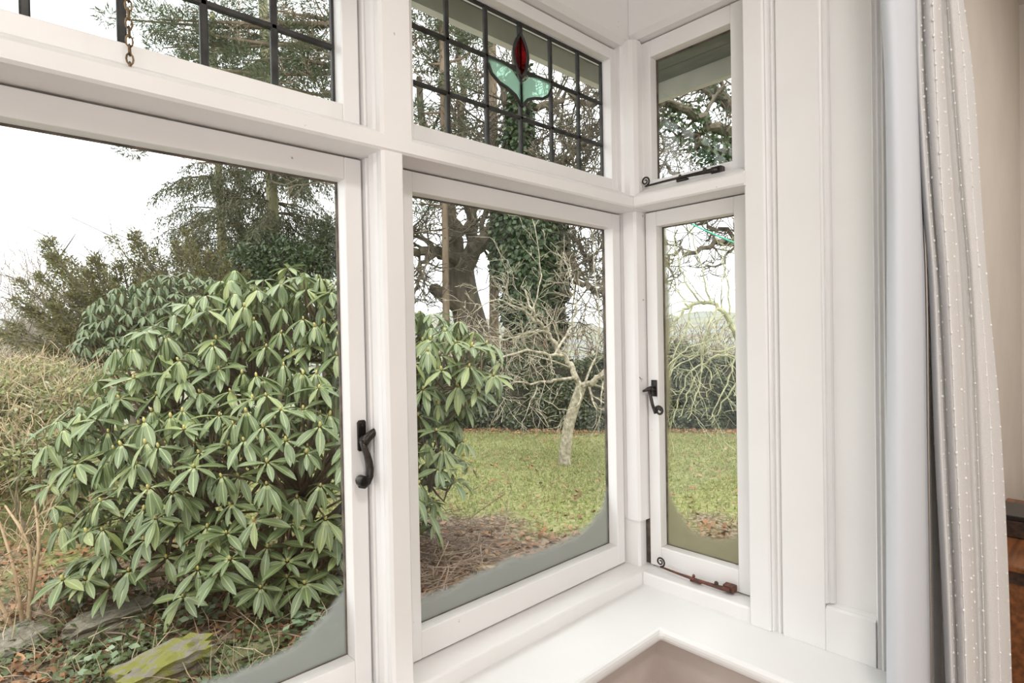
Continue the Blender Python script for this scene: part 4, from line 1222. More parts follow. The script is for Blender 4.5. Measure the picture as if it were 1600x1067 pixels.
# big pine crown in the upper left light
pine('tall pine whose ragged crown fills the leaded light above the spruces', [(575, 440), (570, 300), (560, 150), (545, 0), (530, -150)], 12.0, 0.13,
     [(240, 30, 0.2, 40, 18), (285, 45, 0, 42, 22), (255, 75, 0.3, 30, 12), (330, 80, 0.2, 44, 22), (300, 105, -0.2, 34, 14), (385, 95, 0, 34, 20), (370, 60, 0.4, 40, 22), (420, 130, -0.3, 34, 18), (470, 110, 0.2, 36, 24), (500, 140, -0.2, 30, 20), (455, 60, 0, 40, 24), (510, 60, 0.3, 34, 28), (340, 20, 0, 44, 18), (420, 15, 0.3, 44, 20), (505, 10, 0, 36, 20), (205, 236, 0.4, 22, 7), (170, 28, 0.3, 20, 10), (490, 90, -0.3, 40, 24)], 13500)
def ivy_oak():
    dp = 10.5
    base = W(1235, 640, dp); base[2] = float(ground_h(base[0], base[1]))
    t = thing('oak_tree', 'ivy-hung oak with heavy dark limbs seen through the narrow return lights', 'tree', base)
    w = lambda x, y, d=0: W(x, y, dp + d)
    A = smooth_line([base, w(1232, 500), w(1222, 380), w(1205, 280), w(1190, 180)], 4)
    MB().tube(A, np.linspace(0.42, 0.22, len(A)), 12).build('trunk', OAKBARK, t, smooth=True, fix=False)
    B = MB()
    kw = dict(jag=0.05, rmin=0.008)
    l1 = limb(B, [w(1200, 260), w(1165, 228, -0.2), w(1130, 203, -0.3), w(1090, 182, -0.4), (w(1050, 165, -0.5)), w(1000, 145, -0.6)], 0.13, 0.06, 3, 8, 1.0, **kw)
    l2 = limb(B, [w(1190, 200), w(1160, 175, 0.2), w(1128, 158, 0.3), w(1105, 138, 0.3), w(1085, 120, 0.3), w(1060, 90, 0.4)], 0.14, 0.07, 3, 8, 0.9, **kw)
    l3 = limb(B, [w(1205, 300), w(1160, 265, -0.4), w(1120, 232, -0.5), w(1085, 222, -0.5), w(1075, 205, -0.5)], 0.08, 0.03, 3, 7, 0.7, **kw)
    limb(B, [w(1210, 330), w(1175, 310, -0.2), w(1120, 285, -0.4), w(1060, 268, -0.5), w(1020, 262, -0.6)], 0.07, 0.025, 3, 8, 0.8, **kw)
    limb(B, [w(1215, 400), w(1170, 385, 0), w(1140, 376, -0.1), w(1115, 378, -0.2), w(1085, 388, -0.3), w(1055, 400, -0.3), w(1044, 408, -0.3), w(1050, 424, -0.3)], 0.075, 0.015, 3, 7, 0.6, **kw)
    limb(B, [w(1170, 385, 0), w(1150, 368, 0.3), w(1115, 358, 0.4), w(1085, 345, 0.5), w(1060, 330, 0.5)], 0.06, 0.02, 3, 7, 0.6, **kw)
    limb(B, [w(1150, 380, 0), w(1135, 402, 0), w(1118, 410, 0), w(1100, 428, 0)], 0.03, 0.01, 2, 4, 0.4, **kw)
    B.build('branches', OAKBARK, t, fix=False)
    n = 5200
    P = []
    for L, m, s in ((l1, 260, 0.10), (l2, 520, 0.13), (l3, 420, 0.15)):
        q = L[rng.integers(0, len(L), m)] + rng.normal(size=(m, 3)) * s * np.array([1, 1, 0.9])
        P.append(q)
    P.append(w(1118, 245, -0.4) + rng.normal(size=(420, 3)) * 0.2)
    P.append(w(1050, 185, -0.4) + rng.normal(size=(160, 3)) * 0.13)
    P = np.concatenate(P); m = len(P)
    leaf_part('ivy_leaves', t, P, unit(rng.normal(size=(m, 3)) + np.array([0, 0, -0.7])), rand_unit(m), 0.06 + 0.05 * rng.random(m), 0.05 + 0.03 * rng.random(m), IVY)
ivy_oak()

# ---- apple trees
def apple1():
    b = gpt(882, 724)
    dp = float(np.dot(b - np.array([0, 0, CAM_H]), -NCR[:, 2]))
    t = thing('apple_tree', 'small leaning apple tree with a pale trunk standing on the lawn', 'tree', b)
    w = lambda x, y, d=0: W(x, y, dp + d)
    A = smooth_line([b - np.array([0, 0, 0.06]), w(882, 712), w(885, 690), w(889, 664), w(897, 636), w(908, 604)], 4)
    MB().tube(A, np.concatenate([[0.105, 0.092, 0.083], np.linspace(0.08, 0.068, len(A) - 3)]), 12).build('trunk', PALEBARK, t, smooth=True, fix=False)
    B = MB()
    kw = dict(jag=0.012, rmin=0.0030, wig=0.38, cnsub=3, snap=True)
    B.spine = A
    limb(B, [w(908, 606), w(899, 585), w(888, 565, 0.1), w(872, 545, 0.1), w(858, 522, 0.1), w(845, 505), w(830, 482, -0.1), w(820, 452, -0.1)], 0.046, 0.010, 3, 11, 0.6, up=0.0, **kw)
    limb(B, [w(908, 606), w(925, 598, -0.1), w(943, 586, -0.2), w(970, 566, -0.3), w(1005, 540, -0.3)], 0.05, 0.018, 3, 9, 0.7, up=0.0, **kw)
    limb(B, [w(899, 590), w(875, 592, -0.3), w(845, 597, -0.5), w(810, 598, -0.7), w(775, 604, -0.8)], 0.022, 0.006, 3, 9, 0.45, up=-0.03, **kw)
    limb(B, [w(880, 556, 0.1), w(850, 552, -0.2), w(815, 548, -0.4), w(780, 565, -0.6), w(755, 592, -0.7)], 0.022, 0.006, 3, 9, 0.5, up=-0.02, **kw)
    limb(B, [w(858, 522), w(825, 520, 0.2), w(790, 530, 0.4), w(755, 520, 0.5)], 0.02, 0.006, 3, 8, 0.5, up=0.0, **kw)
    limb(B, [w(845, 505), w(810, 480, 0), w(775, 470, -0.2), w(740, 488, -0.3)], 0.018, 0.005, 3, 8, 0.5, up=0.02, **kw)
    limb(B, [w(872, 545), w(890, 515, 0.2), w(900, 480, 0.3), w(895, 440, 0.3), w(880, 395, 0.3)], 0.018, 0.005, 3, 8, 0.5, up=0.04, **kw)
    limb(B, [w(835, 490), w(845, 430, 0.2), w(838, 370, 0.2), w(828, 320, 0.2)], 0.010, 0.004, 2, 5, 0.35, up=0.04, **kw)
    limb(B, [w(915, 602), w(930, 560, 0.3), w(938, 500, 0.4), w(930, 430, 0.4), w(925, 350, 0.4)], 0.016, 0.005, 3, 8, 0.5, up=0.03, **kw)
    limb(B, [w(900, 590), w(905, 630, -0.3), w(880, 640, -0.5), w(850, 625, -0.6)], 0.010, 0.004, 2, 5, 0.3, up=-0.05, **kw)
    limb(B, [w(845, 597, -0.5), w(830, 625, -0.6), w(815, 660, -0.7)], 0.009, 0.004, 2, 5, 0.3, up=-0.03, **kw)
    B.build('branches', PALEBARK, t, fix=False)
apple1()
def apple2():
    b = gpt(1192, 745)
    dp = float(np.dot(b - np.array([0, 0, CAM_H]), -NCR[:, 2]))
    t = thing('apple_tree', 'apple tree with arching yellow-green lichened branches outside the narrow window', 'tree', b)
    w = lambda x, y, d=0: W(x, y, dp + d)
    A = smooth_line([b - np.array([0, 0, 0.05]), w(1190, 700), w(1182, 640), w(1172, 580), w(1160, 540)], 4)
    MB().tube(A, np.linspace(0.09, 0.06, len(A)), 10).build('trunk', PALEBARK, t, smooth=True, fix=False)
    B = MB()
    kw = dict(jag=0.010, rmin=0.0028, wig=0.36, cnsub=3, snap=True)
    B.spine = A
    limb(B, [w(1162, 545), w(1146, 515), w(1132, 490), (w(1112, 473, 0.1)), w(1088, 474, 0.1), w(1064, 490), w(1046, 520), w(1036, 560)], 0.036, 0.008, 3, 10, 0.55, up=-0.02, **kw)
    for ln in ([(1120, 478), (1104, 510), (1099, 545), (1094, 590), (1086, 626), (1074, 655)], [(1092, 474), (1074, 510), (1056, 545), (1046, 590)],
               [(1130, 490), (1108, 520), (1098, 560), (1112, 590), (1104, 620)], [(1150, 520), (1146, 570), (1134, 600), (1120, 630), (1108, 656)],
               [(1160, 540), (1130, 548), (1090, 556), (1060, 572), (1036, 596)], [(1080, 545), (1060, 560), (1045, 590), (1036, 620)],
               [(1140, 505), (1120, 530), (1085, 540), (1055, 560), (1032, 585)], [(1150, 560), (1120, 556), (1080, 580), (1060, 625), (1052, 660)],
               [(1100, 555), (1085, 590), (1072, 625), (1060, 652)], [(1168, 570), (1150, 600), (1125, 640), (1112, 662)]):
        limb(B, [w(x, y, -0.05 * q) for q, (x, y) in enumerate(ln)], 0.013, 0.005, 2, 6, 0.36, up=-0.05, start=0.1, **kw)
    for ln in ([(1112, 474), (1098, 430), (1086, 380), (1076, 350)], [(1140, 500), (1138, 450), (1130, 410), (1128, 380)], [(1070, 486), (1058, 455), (1040, 440)], [(1095, 474), (1070, 440), (1062, 400), (1050, 380)]):
        limb(B, [w(x, y, 0.1) for x, y in ln], 0.012, 0.004, 2, 6, 0.35, up=0.05, **kw)
    B.build('branches', LICHEN, t, fix=False)
apple2()

# ---- hedge along the far side of the lawn
def hedge():
    a = gpt(738, 668); c = gpt(1100, 666)
    d = unit(np.array([c[0] - a[0], c[1] - a[1], 0]))
    a = a - d * 2.6; c = c + d * 3.0
    L = float(np.linalg.norm((c - a)[:2]))
    nrm = np.array([-d[1], d[0], 0])
    if np.dot(nrm, -a) < 0: nrm = -nrm            # toward the house
    t = thing('hedge', 'dense dark evergreen hedge along the far side of the lawn', 'hedge', (a + c) / 2 * np.array([1, 1, 0]) + np.array([0, 0, GZ]))
    n = 34000
    s = rng.random(n) * L
    top = 1.28 + 0.10 * np.sin(s * 2.3) + 0.07 * np.sin(s * 5.1 + 1)
    hgt = rng.random(n) ** 0.85 * top
    lump = 0.10 * np.sin(s * 4.1) * np.cos(hgt * 5) + 0.06 * np.sin(s * 9.3 + hgt * 7)
    out = 0.42 + lump - 0.22 * (hgt / top) ** 3 - np.abs(rng.normal(size=n)) * 0.10
    P = a + s[:, None] * d + out[:, None] * nrm
    P[:, 2] = ground_h(P[:, 0], P[:, 1]) + hgt
    k = n // 4
    P[:k] = a + s[:k, None] * d + ((rng.random(k) - 0.5) * 0.8)[:, None] * nrm
    P[:k, 2] = ground_h(P[:k, 0], P[:k, 1]) + top[:k] + rng.normal(size=k) * 0.05
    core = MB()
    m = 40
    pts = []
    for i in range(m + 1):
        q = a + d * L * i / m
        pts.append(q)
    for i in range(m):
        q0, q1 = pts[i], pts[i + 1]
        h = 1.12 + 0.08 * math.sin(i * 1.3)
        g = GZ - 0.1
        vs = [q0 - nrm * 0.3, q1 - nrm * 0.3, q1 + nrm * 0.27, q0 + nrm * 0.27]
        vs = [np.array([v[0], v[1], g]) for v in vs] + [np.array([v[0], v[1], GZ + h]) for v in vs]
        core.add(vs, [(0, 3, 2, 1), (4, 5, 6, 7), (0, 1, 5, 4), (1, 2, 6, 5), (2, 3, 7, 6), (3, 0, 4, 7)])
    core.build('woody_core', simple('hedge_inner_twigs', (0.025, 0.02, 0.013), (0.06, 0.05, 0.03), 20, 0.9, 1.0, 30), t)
    leaf_part('leaves', t, P, unit(rng.normal(size=(n, 3)) + nrm * 0.6 + np.array([0, 0, -0.4])), unit(nrm + np.array([0, 0, 0.8]) + rng.normal(size=(n, 3)) * 0.5), 0.05 + 0.035 * rng.random(n), 0.032 + 0.02 * rng.random(n), HEDGEL)
    # bare shoots standing out of the top
    B = MB()
    for q in range(260):
        s0 = rng.random() * L
        p = a + d * s0 + nrm * (rng.random() - 0.5) * 0.6
        p[2] = GZ + 1.05
        grow(B, p, (rng.normal() * 0.4, rng.normal() * 0.4, 1.0), 0.45 + 0.45 * rng.random(), 0.009, 1, 3, 0.5, 0.05, 0.6, 0.8, 4, 0.0045)
    tag(B.build('bare_shoots', TWIGM, t, fix=False), kind='stuff')
hedge()

# ---- the rhododendrons: whorls of drooping leaves round a pale bud
def leaf_geo(width=0.27, nl=6, curl=0.32):
    """unit leaf: stalk then blade along +x, upper side +z"""
    V, UV, F = [], [], []
    for i in range(nl + 1):
        t = i / nl
        x = t
        wd = 0.018 if t < 0.13 else width * 0.5 * max(0.0, math.sin(PI * min(1.0, ((t - 0.08) / 0.92)) ** 0.92)) ** 0.75
        if i == nl: wd = 0.004
        zc = -curl * t * t * 0.6
        for s in (-1, 0, 1):
            V.append((x * (1 - 0.06 * t * t), s * wd, zc + 0.26 * abs(s) * wd * (1.0 if t > 0.13 else 0.0)))
            UV.append((t, 0.5 + 0.5 * s))
    for i in range(nl):
        for s in range(2):
            a = i * 3 + s
            F.append((a, a + 3, a + 4, a + 1))
    return np.array(V), np.array(F), np.array(UV)
LEAFV, LEAFF, LEAFUV = leaf_geo()
def leaf_frames(C_, D, Nn, L):
    """stack of 4x4 from base, direction, normal, length"""
    D = unit(D); S = unit(np.cross(Nn, D)); U = np.cross(D, S)
    M = np.zeros((len(C_), 4, 4)); M[:, 3, 3] = 1
    L = np.asarray(L)[:, None]
    M[:, :3, 0] = D * L; M[:, :3, 1] = S * L; M[:, :3, 2] = U * L; M[:, :3, 3] = C_
    return M
def joined(M, V, F, UV):
    n = len(M)
    P = np.einsum('nij,vj->nvi', M[:, :3, :3], V) + M[:, None, :3, 3]
    FF = (F[None] + (np.arange(n) * len(V))[:, None, None]).reshape(-1, F.shape[1])
    return P.reshape(-1, 3), FF, np.tile(UV, (n, 1))
def bud_geo():
    m = MB().blob((0, 0, 0.5), (0.28, 0.28, 0.55), 7, 5)
    return m
def rhodo(name, label, lobes, base, leafL, spacing, n_try, mat, n_leaf_parts, n_bud_parts, droop=(-78, -5), k_leaf=(7, 12)):
    base = np.array(base, float)
    t = thing(name, label, 'shrub', base)
    cams = np.array([0, 0, CAM_H])
    Wc, Wn = [], []
    cen = np.array([l[0] for l in lobes]); rad = np.array([l[1] for l in lobes])
    owner = []
    tries = 0
    while tries < n_try:
        tries += 1
        i = int(rng.choice(len(lobes), p=(rad[:, 0] * rad[:, 2]) / (rad[:, 0] * rad[:, 2]).sum()))
        u = rand_unit(1)[0]
        if u[2] < -0.55: continue
        p = cen[i] + u * rad[i] * ((0.93 + 0.14 * rng.random()) if rng.random() < 0.8 else rng.uniform(0.65, 0.9))
        if p[2] < GZ + 0.12 or (leafL > 0.17 and p[2] < GZ + 0.85 and rng.random() < 0.55): continue
        q = (((p - cen) / rad) ** 2).sum(1)
        q[i] = 9
        if (q < 0.62).any(): continue
        if len(Wc) and (np.linalg.norm(np.array(Wc) - p, axis=1) < spacing * (0.8 + 0.5 * rng.random())).any(): continue
        Wc.append(p); Wn.append(u); owner.append(i)
    Wc = np.array(Wc); Wn = np.array(Wn)
    fr, key = [], []
    buds = []
    for p, u in zip(Wc, Wn):
        ax = unit(u * 0.55 + np.array([0, 0, 1.0]))
        e1 = unit(np.cross(ax, rng.normal(size=3))); e2 = np.cross(ax, e1)
        kk = int(rng.integers(*k_leaf))
        dr = rng.uniform(*droop)
        low = np.clip((p[2] - (GZ + 0.3)) / 0.9, 0, 1)
        dr = dr * (0.45 + 0.55 * low) + 6 * (1 - low)
        for j in range(kk):
            a = 2 * PI * (j + 0.35 * rng.normal()) / kk
            el = math.radians(dr + rng.normal() * 11 + (14 if j % 3 == 0 else 0))
            rdir = math.cos(a) * e1 + math.sin(a) * e2
            D = unit(math.cos(el) * rdir + math.sin(el) * np.array([0, 0, 1.0]))
            Nn = unit(ax * math.cos(el) * 1.0 - rdir * math.sin(el) + rng.normal(size=3) * 0.12)
            L = leafL * (0.62 + 0.55 * rng.random())
            fr.append((p + rdir * 0.012, D, Nn, L))
            key.append(np.linalg.norm(p - cams) - 0.9 * np.dot(u, unit(cams - p)))
        buds.append((p, ax, leafL * (0.12 + 0.07 * rng.random())))
    Cc = np.array([f[0] for f in fr]); D = np.array([f[1] for f in fr]); Nn = np.array([f[2] for f in fr]); L = np.array([f[3] for f in fr])
    M = leaf_frames(Cc, D, Nn, L)
    order = np.argsort(key)
    M = M[order]
    Mt = M.copy(); Mt[:, :3, 3] -= base
    lm = new_mesh('leaf', LEAFV, LEAFF, mat, smooth=True, uvs=LEAFUV)
    for i in range(min(n_leaf_parts, len(Mt))):
        o = bpy.data.objects.new('leaf', lm)
        C.objects.link(o)
        o.parent = t
        o.matrix_basis = Matrix(Mt[i].tolist())
    if len(Mt) > n_leaf_parts:
        V, F, UV = joined(Mt[n_leaf_parts:], LEAFV, LEAFF, LEAFUV)
        part_mesh('leaves', new_mesh('leaves', V, F, mat, smooth=True, uvs=UV), t, kind='stuff')
    bg = bud_geo()
    bme = bpy.data.meshes.new('bud'); bme.from_pydata([tuple(v) for v in bg.v], [], bg.f); bme.materials.append(BUDM)
    bme.polygons.foreach_set('use_smooth', np.ones(len(bme.polygons), dtype=bool))
    bd = sorted(buds, key=lambda b: np.linalg.norm(b[0] - cams) - 0.9 * np.dot(b[1], unit(cams - b[0])))
    for p, ax, s in bd[:n_bud_parts]:
        o = bpy.data.objects.new('bud', bme)
        C.objects.link(o)
        o.parent = t
        qt = Vector(ax).to_track_quat('Z', 'Y')
        o.matrix_basis = Matrix.Translation(Vector(p - base)) @ qt.to_matrix().to_4x4() @ Matrix.Diagonal((s, s, s, 1))
    # stems
    S = MB()
    for i, c in enumerate(cen):
        c2 = c - np.array([0, 0, rad[i][2] * 0.45])
        S.tube(smooth_line([base + rng.normal(size=3) * np.array([0.12, 0.12, 0]), (base + c2) / 2 + rng.normal(size=3) * 0.1, c2], 4), np.linspace(0.028, 0.014, 9) * leafL / 0.19, 5, cap=False)
    for p, u, i in zip(Wc, Wn, owner):
        c2 = cen[i] - np.array([0, 0, rad[i][2] * 0.45])
        S.tube(smooth_line([c2, (c2 + p) / 2 + rng.normal(size=3) * 0.05 - np.array([0, 0, 0.04]), p - u * 0.05, p], 2), np.linspace(0.011, 0.005, 7) * leafL / 0.19, 4, cap=False)
    S.build('stems', STEM, t, fix=False)
    return t
def lobe(px, py, dep, rx_, rz_):
    return (W(px, py, dep), np.array([rx_, rx_ * 0.9, rz_]))
main_lobes = [lobe(395, 560, 4.35, 0.60, 0.60), lobe(480, 520, 4.5, 0.55, 0.48), lobe(275, 610, 4.2, 0.46, 0.46), lobe(195, 690, 4.0, 0.40, 0.36),
              lobe(330, 740, 3.8, 0.58, 0.48), lobe(470, 715, 3.9, 0.62, 0.60), lobe(415, 850, 3.75, 0.52, 0.40), lobe(260, 830, 3.7, 0.42, 0.40),
              lobe(125, 735, 3.9, 0.22, 0.22), lobe(150, 800, 3.75, 0.24, 0.26), lobe(560, 535, 4.5, 0.55, 0.52), lobe(655, 580, 4.5, 0.48, 0.48), lobe(715, 570, 4.35, 0.30, 0.34),
              lobe(670, 715, 4.3, 0.28, 0.42), lobe(590, 760, 4.2, 0.50, 0.5), lobe(500, 880, 3.8, 0.35, 0.30), lobe(130, 905, 3.45, 0.20, 0.10), lobe(765, 590, 4.3, 0.10, 0.10), lobe(340, 880, 3.6, 0.36, 0.26), lobe(200, 880, 3.55, 0.24, 0.20), lobe(360, 450, 4.3, 0.14, 0.14), lobe(640, 800, 4.2, 0.2, 0.28)]
mb = onz(430, 900, GZ)
rhodo('rhododendron', 'large rhododendron with drooping green leaves and yellow buds close to the window', main_lobes, mb, 0.18, 0.132, 9000, RHODO, 300, 220)
far_lobes = [lobe(215, 500, 7.6, 0.55, 0.45), lobe(270, 480, 7.8, 0.50, 0.42), lobe(190, 545, 7.4, 0.5, 0.4), lobe(300, 455, 8.0, 0.35, 0.25), lobe(250, 570, 7.5, 0.6, 0.5)]
fb = W(240, 640, 7.6); fb[2] = float(ground_h(fb[0], fb[1]))
rhodo('rhododendron', 'smaller grey-green rhododendron standing behind the large one, below the yews', far_lobes, fb, 0.15, 0.125, 5000, RHODO2, 120, 30)

# ---- rough bank at the left: brambles, dry grass, young shrubs
def bank():
    ep = [(20, 640, 5.6, 60, 45), (70, 610, 6.0, 70, 40), (110, 640, 5.6, 60, 45), (30, 700, 5.2, 60, 50), (10, 745, 5.0, 45, 45), (70, 720, 5.0, 50, 45), (150, 610, 6.2, 50, 35), (-40, 660, 5.4, 60, 60), (-60, 740, 5.0, 60, 60), (60, 590, 7.0, 70, 30), (0, 600, 7.0, 70, 35)]
    base = W(40, 770, 5.2); base[2] = float(ground_h(base[0], base[1]))
    t = thing('bramble_bank', 'tangled bank of brambles and pale dry stems at the left', 'shrub', base)
    ells = [(W(x, y, d), a * d / FPX, a * d / FPX, b * d / FPX) for x, y, d, a, b in ep]
    n = 22000
    P, U = cloud_points(ells, n, 0.25)
    leaf_part('leaves', t, P, unit(U + rng.normal(size=(n, 3))), unit(U + np.array([0, 0, 1.0]) + rng.normal(size=(n, 3)) * 0.5), 0.03 + 0.04 * rng.random(n), 0.018 + 0.02 * rng.random(n), SHRUBL)
    n = 5000
    P, U = cloud_points(ells, n, 0.2)
    leaf_part('dry_straw', t, P, unit(rng.normal(size=(n, 3)) + np.array([0.2, 0, 0.5])), rand_unit(n), 0.12 + 0.22 * rng.random(n), 0.006 + 0.006 * rng.random(n), STRAW, 0.3)
    B = MB()
    for e in ells:
        for q in range(16):
            u = rand_unit(1)[0]; u[2] = abs(u[2])
            g = e[0] + rng.normal(size=3) * 0.12; g[2] = GZ
            grow(B, e[0] - np.array([0, 0, 0.2]), u + np.array([0, 0, 0.4]), 0.55, 0.006, 1, 3, 0.7, 0.02, 0.6, 0.9, 5, 0.003)
    for q in range(40):
        e = ells[int(rng.integers(len(ells)))]
        g = e[0] + rng.normal(size=3) * 0.2; g[2] = GZ
        B.tube(smooth_line([g, (g + e[0]) / 2 + rng.normal(size=3) * 0.08, e[0] + rand_unit(1)[0] * 0.2], 3), np.linspace(0.007, 0.004, 7), 4, cap=False)
    tag(B.build('stems', TANSTEM, t, fix=False), kind='stuff')
bank()
def young_shrub(px, py, dep, label, n, h):
    b = W(px, py, dep); b[2] = float(ground_h(b[0], b[1]))
    t = thing('young_rhododendron', label, 'shrub', b)
    S = MB(); fr = []
    for q in range(n):
        e = b + np.array([rng.normal() * 0.22, rng.normal() * 0.22, h * (0.6 + 0.5 * rng.random())])
        S.tube(smooth_line([b + rng.normal(size=3) * np.array([0.03, 0.03, 0]), (b + e) / 2 + rng.normal(size=3) * 0.04, e], 3), np.linspace(0.009, 0.005, 7), 5, cap=False)
        kk = int(rng.integers(6, 9))
        for j in range(kk):
            a = 2 * PI * j / kk + rng.random() * 0.5
            el = math.radians(rng.uniform(-5, 35))
            D = np.array([math.cos(a) * math.cos(el), math.sin(a) * math.cos(el), math.sin(el)])
            fr.append((e, D, np.array([-D[0] * math.sin(el), -D[1] * math.sin(el), math.cos(el)]), 0.13 * (0.7 + 0.5 * rng.random())))
    S.build('stems', STEM, t, fix=False)
    M = leaf_frames(np.array([f[0] for f in fr]), np.array([f[1] for f in fr]), np.array([f[2] for f in fr]), np.array([f[3] for f in fr]))
    lm = new_mesh('leaf', LEAFV, LEAFF, RHODO, smooth=True, uvs=LEAFUV)
    for m in M:
        m = m.copy(); m[:3, 3] -= b
        o = bpy.data.objects.new('leaf', lm); C.objects.link(o); o.parent = t
        o.matrix_basis = Matrix(m.tolist())
young_shrub(55, 760, 4.6, 'young rhododendron with upright leaves among the brambles', 6, 0.95)
young_shrub(135, 760, 4.7, 'slim young rhododendron shoot beside the dry grass', 3, 0.9)
# bare tan stems standing at the left edge
def stem_clump():
    b = gpt(40, 985)
    t = thing('bare_shrub', 'leafless shrub of upright tan stems at the lower left edge', 'shrub', b)
    B = MB()
    for (x0, y0, x1, y1, x2, y2) in ((38, 990, 22, 890, -6, 800), (45, 975, 46, 860, 8, 790), (30, 1000, -10, 920, -40, 850), (44, 960, 60, 860, 55, 790)):
        dp = 3.35
        limb(B, [W(x0, y0, dp), W(x1, y1, dp - 0.05), W(x2, y2, dp)], 0.012, 0.005, 2, 5, 0.22, up=0.1, rmin=0.0018)
    B.build('stems', TANSTEM, t, fix=False)
stem_clump()

# ---- stones
STONE = simple('grey_garden_stone', (0.13, 0.115, 0.085), (0.24, 0.22, 0.17), 9, 0.9, 0.8, 24)
MOSSY = simple('moss_covered_stone', (0.23, 0.225, 0.05), (0.24, 0.215, 0.165), 5.0, 0.95, 1.0, 60, lo=0.46, hi=0.54)
DULLMOSS = simple('dull_mossy_stone', (0.15, 0.16, 0.05), (0.20, 0.18, 0.12), 9, 0.95, 1.0, 40)
def stone(px, py, sx, sy, sz, rot, mat, label, name='garden_stone', seed=0):
    b = gpt(px, py)
    r = np.random.default_rng(seed)
    bm = bmesh.new()
    bmesh.ops.create_cube(bm, size=1.0)
    bmesh.ops.subdivide_edges(bm, edges=bm.edges[:], cuts=7, use_grid_fill=True)
    for v in bm.verts:
        c = np.array(v.co)
        rr = np.linalg.norm(c)
        c = c * (0.84 + 0.16 * 0.5 / max(rr, 1e-3))
        c += 0.045 * np.array([math.sin(9 * c[1] + seed), math.sin(8 * c[2] + 2 * seed), math.sin(7 * c[0] + seed)]) + 0.03 * np.array([math.sin(23 * c[1] + seed), math.sin(19 * c[2] + seed), math.sin(21 * c[0] + 3 * seed)]) + r.normal(size=3) * 0.016
        v.co = c
    me = bpy.data.meshes.new(name)
    bm.to_mesh(me); bm.free()
    me.materials.append(mat)
    o = bpy.data.objects.new(name, me); C.objects.link(o)
    o.location = (b[0], b[1], b[2] + sz * 0.22)
    o.scale = (sx, sy, sz); o.rotation_euler = (0.05, -0.06, rot)
    return tag(o, label, 'stone')
stone(258, 1058, 0.42, 0.22, 0.19, math.radians(8), MOSSY, 'pale angular stone half covered in bright yellow-green moss', seed=1)
stone(392, 1028, 0.26, 0.14, 0.10, math.radians(-5), DULLMOSS, 'small flat mossy stone to the right of the bright mossy one', seed=2)
stone(175, 985, 0.42, 0.22, 0.15, math.radians(10), STONE, 'long low grey stone at the foot of the rhododendron', seed=3)
stone(490, 952, 0.30, 0.16, 0.10, math.radians(-15), DULLMOSS, 'small green-tinged stone in the shade by the window edge', seed=4)
stone(20, 1020, 0.30, 0.22, 0.10, math.radians(30), STONE, 'half-buried stone below the tan stems at the left edge', seed=5)

# ---- leaf litter: the nearest leaves one by one, the rest as litter
def litter():
    cup = 0.25
    V = np.array([(0, 0, 0), (0.3, 0.26, 0.10), (0.3, -0.26, 0.12), (0.62, 0.20, 0.08), (0.62, -0.22, 0.12), (1.0, 0, 0.10), (0.3, 0, 0.0), (0.62, 0, 0.0)])
    F = [(0, 6, 1), (0, 2, 6), (1, 6, 7, 3), (6, 2, 4, 7), (3, 7, 5), (7, 4, 5)]
    me = bpy.data.meshes.new('fallen_leaf'); me.from_pydata(V.tolist(), [], F)
    cols = [(0.30, 0.12, 0.05), (0.36, 0.19, 0.10), (0.22, 0.11, 0.06)]
    ms = [simple('fallen_leaf_%s' % n, c, tuple(q * 1.35 for q in c), 30, 0.75) for n, c in zip(('russet', 'tan', 'brown'), cols)]
    mes = []
    for m in ms:
        q = me.copy(); q.materials.clear(); q.materials.append(m); mes.append(q)
    lab = 'curled brown fallen leaf lying on the soil below the rhododendron'
    cnt = 0
    tone = ('russet', 'tan', 'dark brown')
    while cnt < 72:
        px = rng.uniform(0, 900); py = rng.uniform(870, 1066)
        if 540 < px < 645: continue
        b = gpt(px, py)
        ti = int(rng.integers(3))
        o = bpy.data.objects.new('fallen_leaf', mes[ti]); C.objects.link(o)
        s = rng.uniform(0.05, 0.10)
        o.location = (b[0], b[1], b[2] + 0.012)
        o.scale = (s, s, s); o.rotation_euler = (rng.normal() * 0.35, rng.normal() * 0.35, rng.random() * 6.28)
        zone = 'on the soil below the middle window' if px > 560 else 'among the stones and ivy at the bottom left' if px < 270 else 'in the shade under the rhododendron, left of the handle'
        tag(o, '%s curled fallen leaf lying %s' % (tone[ti], zone), 'leaf', '%s fallen leaves %s' % (tone[ti], zone))
        cnt += 1
    n = 20000
    dep = 2.4 + 8.2 * rng.random(n) ** 1.2
    px = rng.random(n) * 1500 - 200
    a = (px - 800) / FPX
    xy = dep[:, None] * (np.array([0.6822, 0.7311]) + a[:, None] * np.array([0.7308, -0.6823]))
    keep = (rng.random(n) < np.where(dep < 5.0, 1.0, 0.16)) & (xy[:, 1] > 1.4)
    xy = xy[keep]
    ha, hc = gpt(735, 674)[:2], gpt(1110, 674)[:2]
    tt = rng.uniform(-0.2, 1.2, 2600)[:, None]
    xy = np.concatenate([xy, ha + (hc - ha) * tt + rng.normal(size=(2600, 2)) * 0.22]); n = len(xy)
    P = np.column_stack([xy, ground_h(xy[:, 0], xy[:, 1]) + 0.02])
    o = leaf_part('leaf_litter', None, P, unit(np.column_stack([rng.normal(size=(n, 2)), rng.normal(size=n) * 0.25])), unit(np.column_stack([rng.normal(size=(n, 2)) * 0.35, np.ones(n)])), 0.035 + 0.045 * rng.random(n), 0.02 + 0.03 * rng.random(n), DEADL, -0.2)
    tag(o, 'brown leaf litter scattered over soil and lawn', 'leaf litter')
litter()
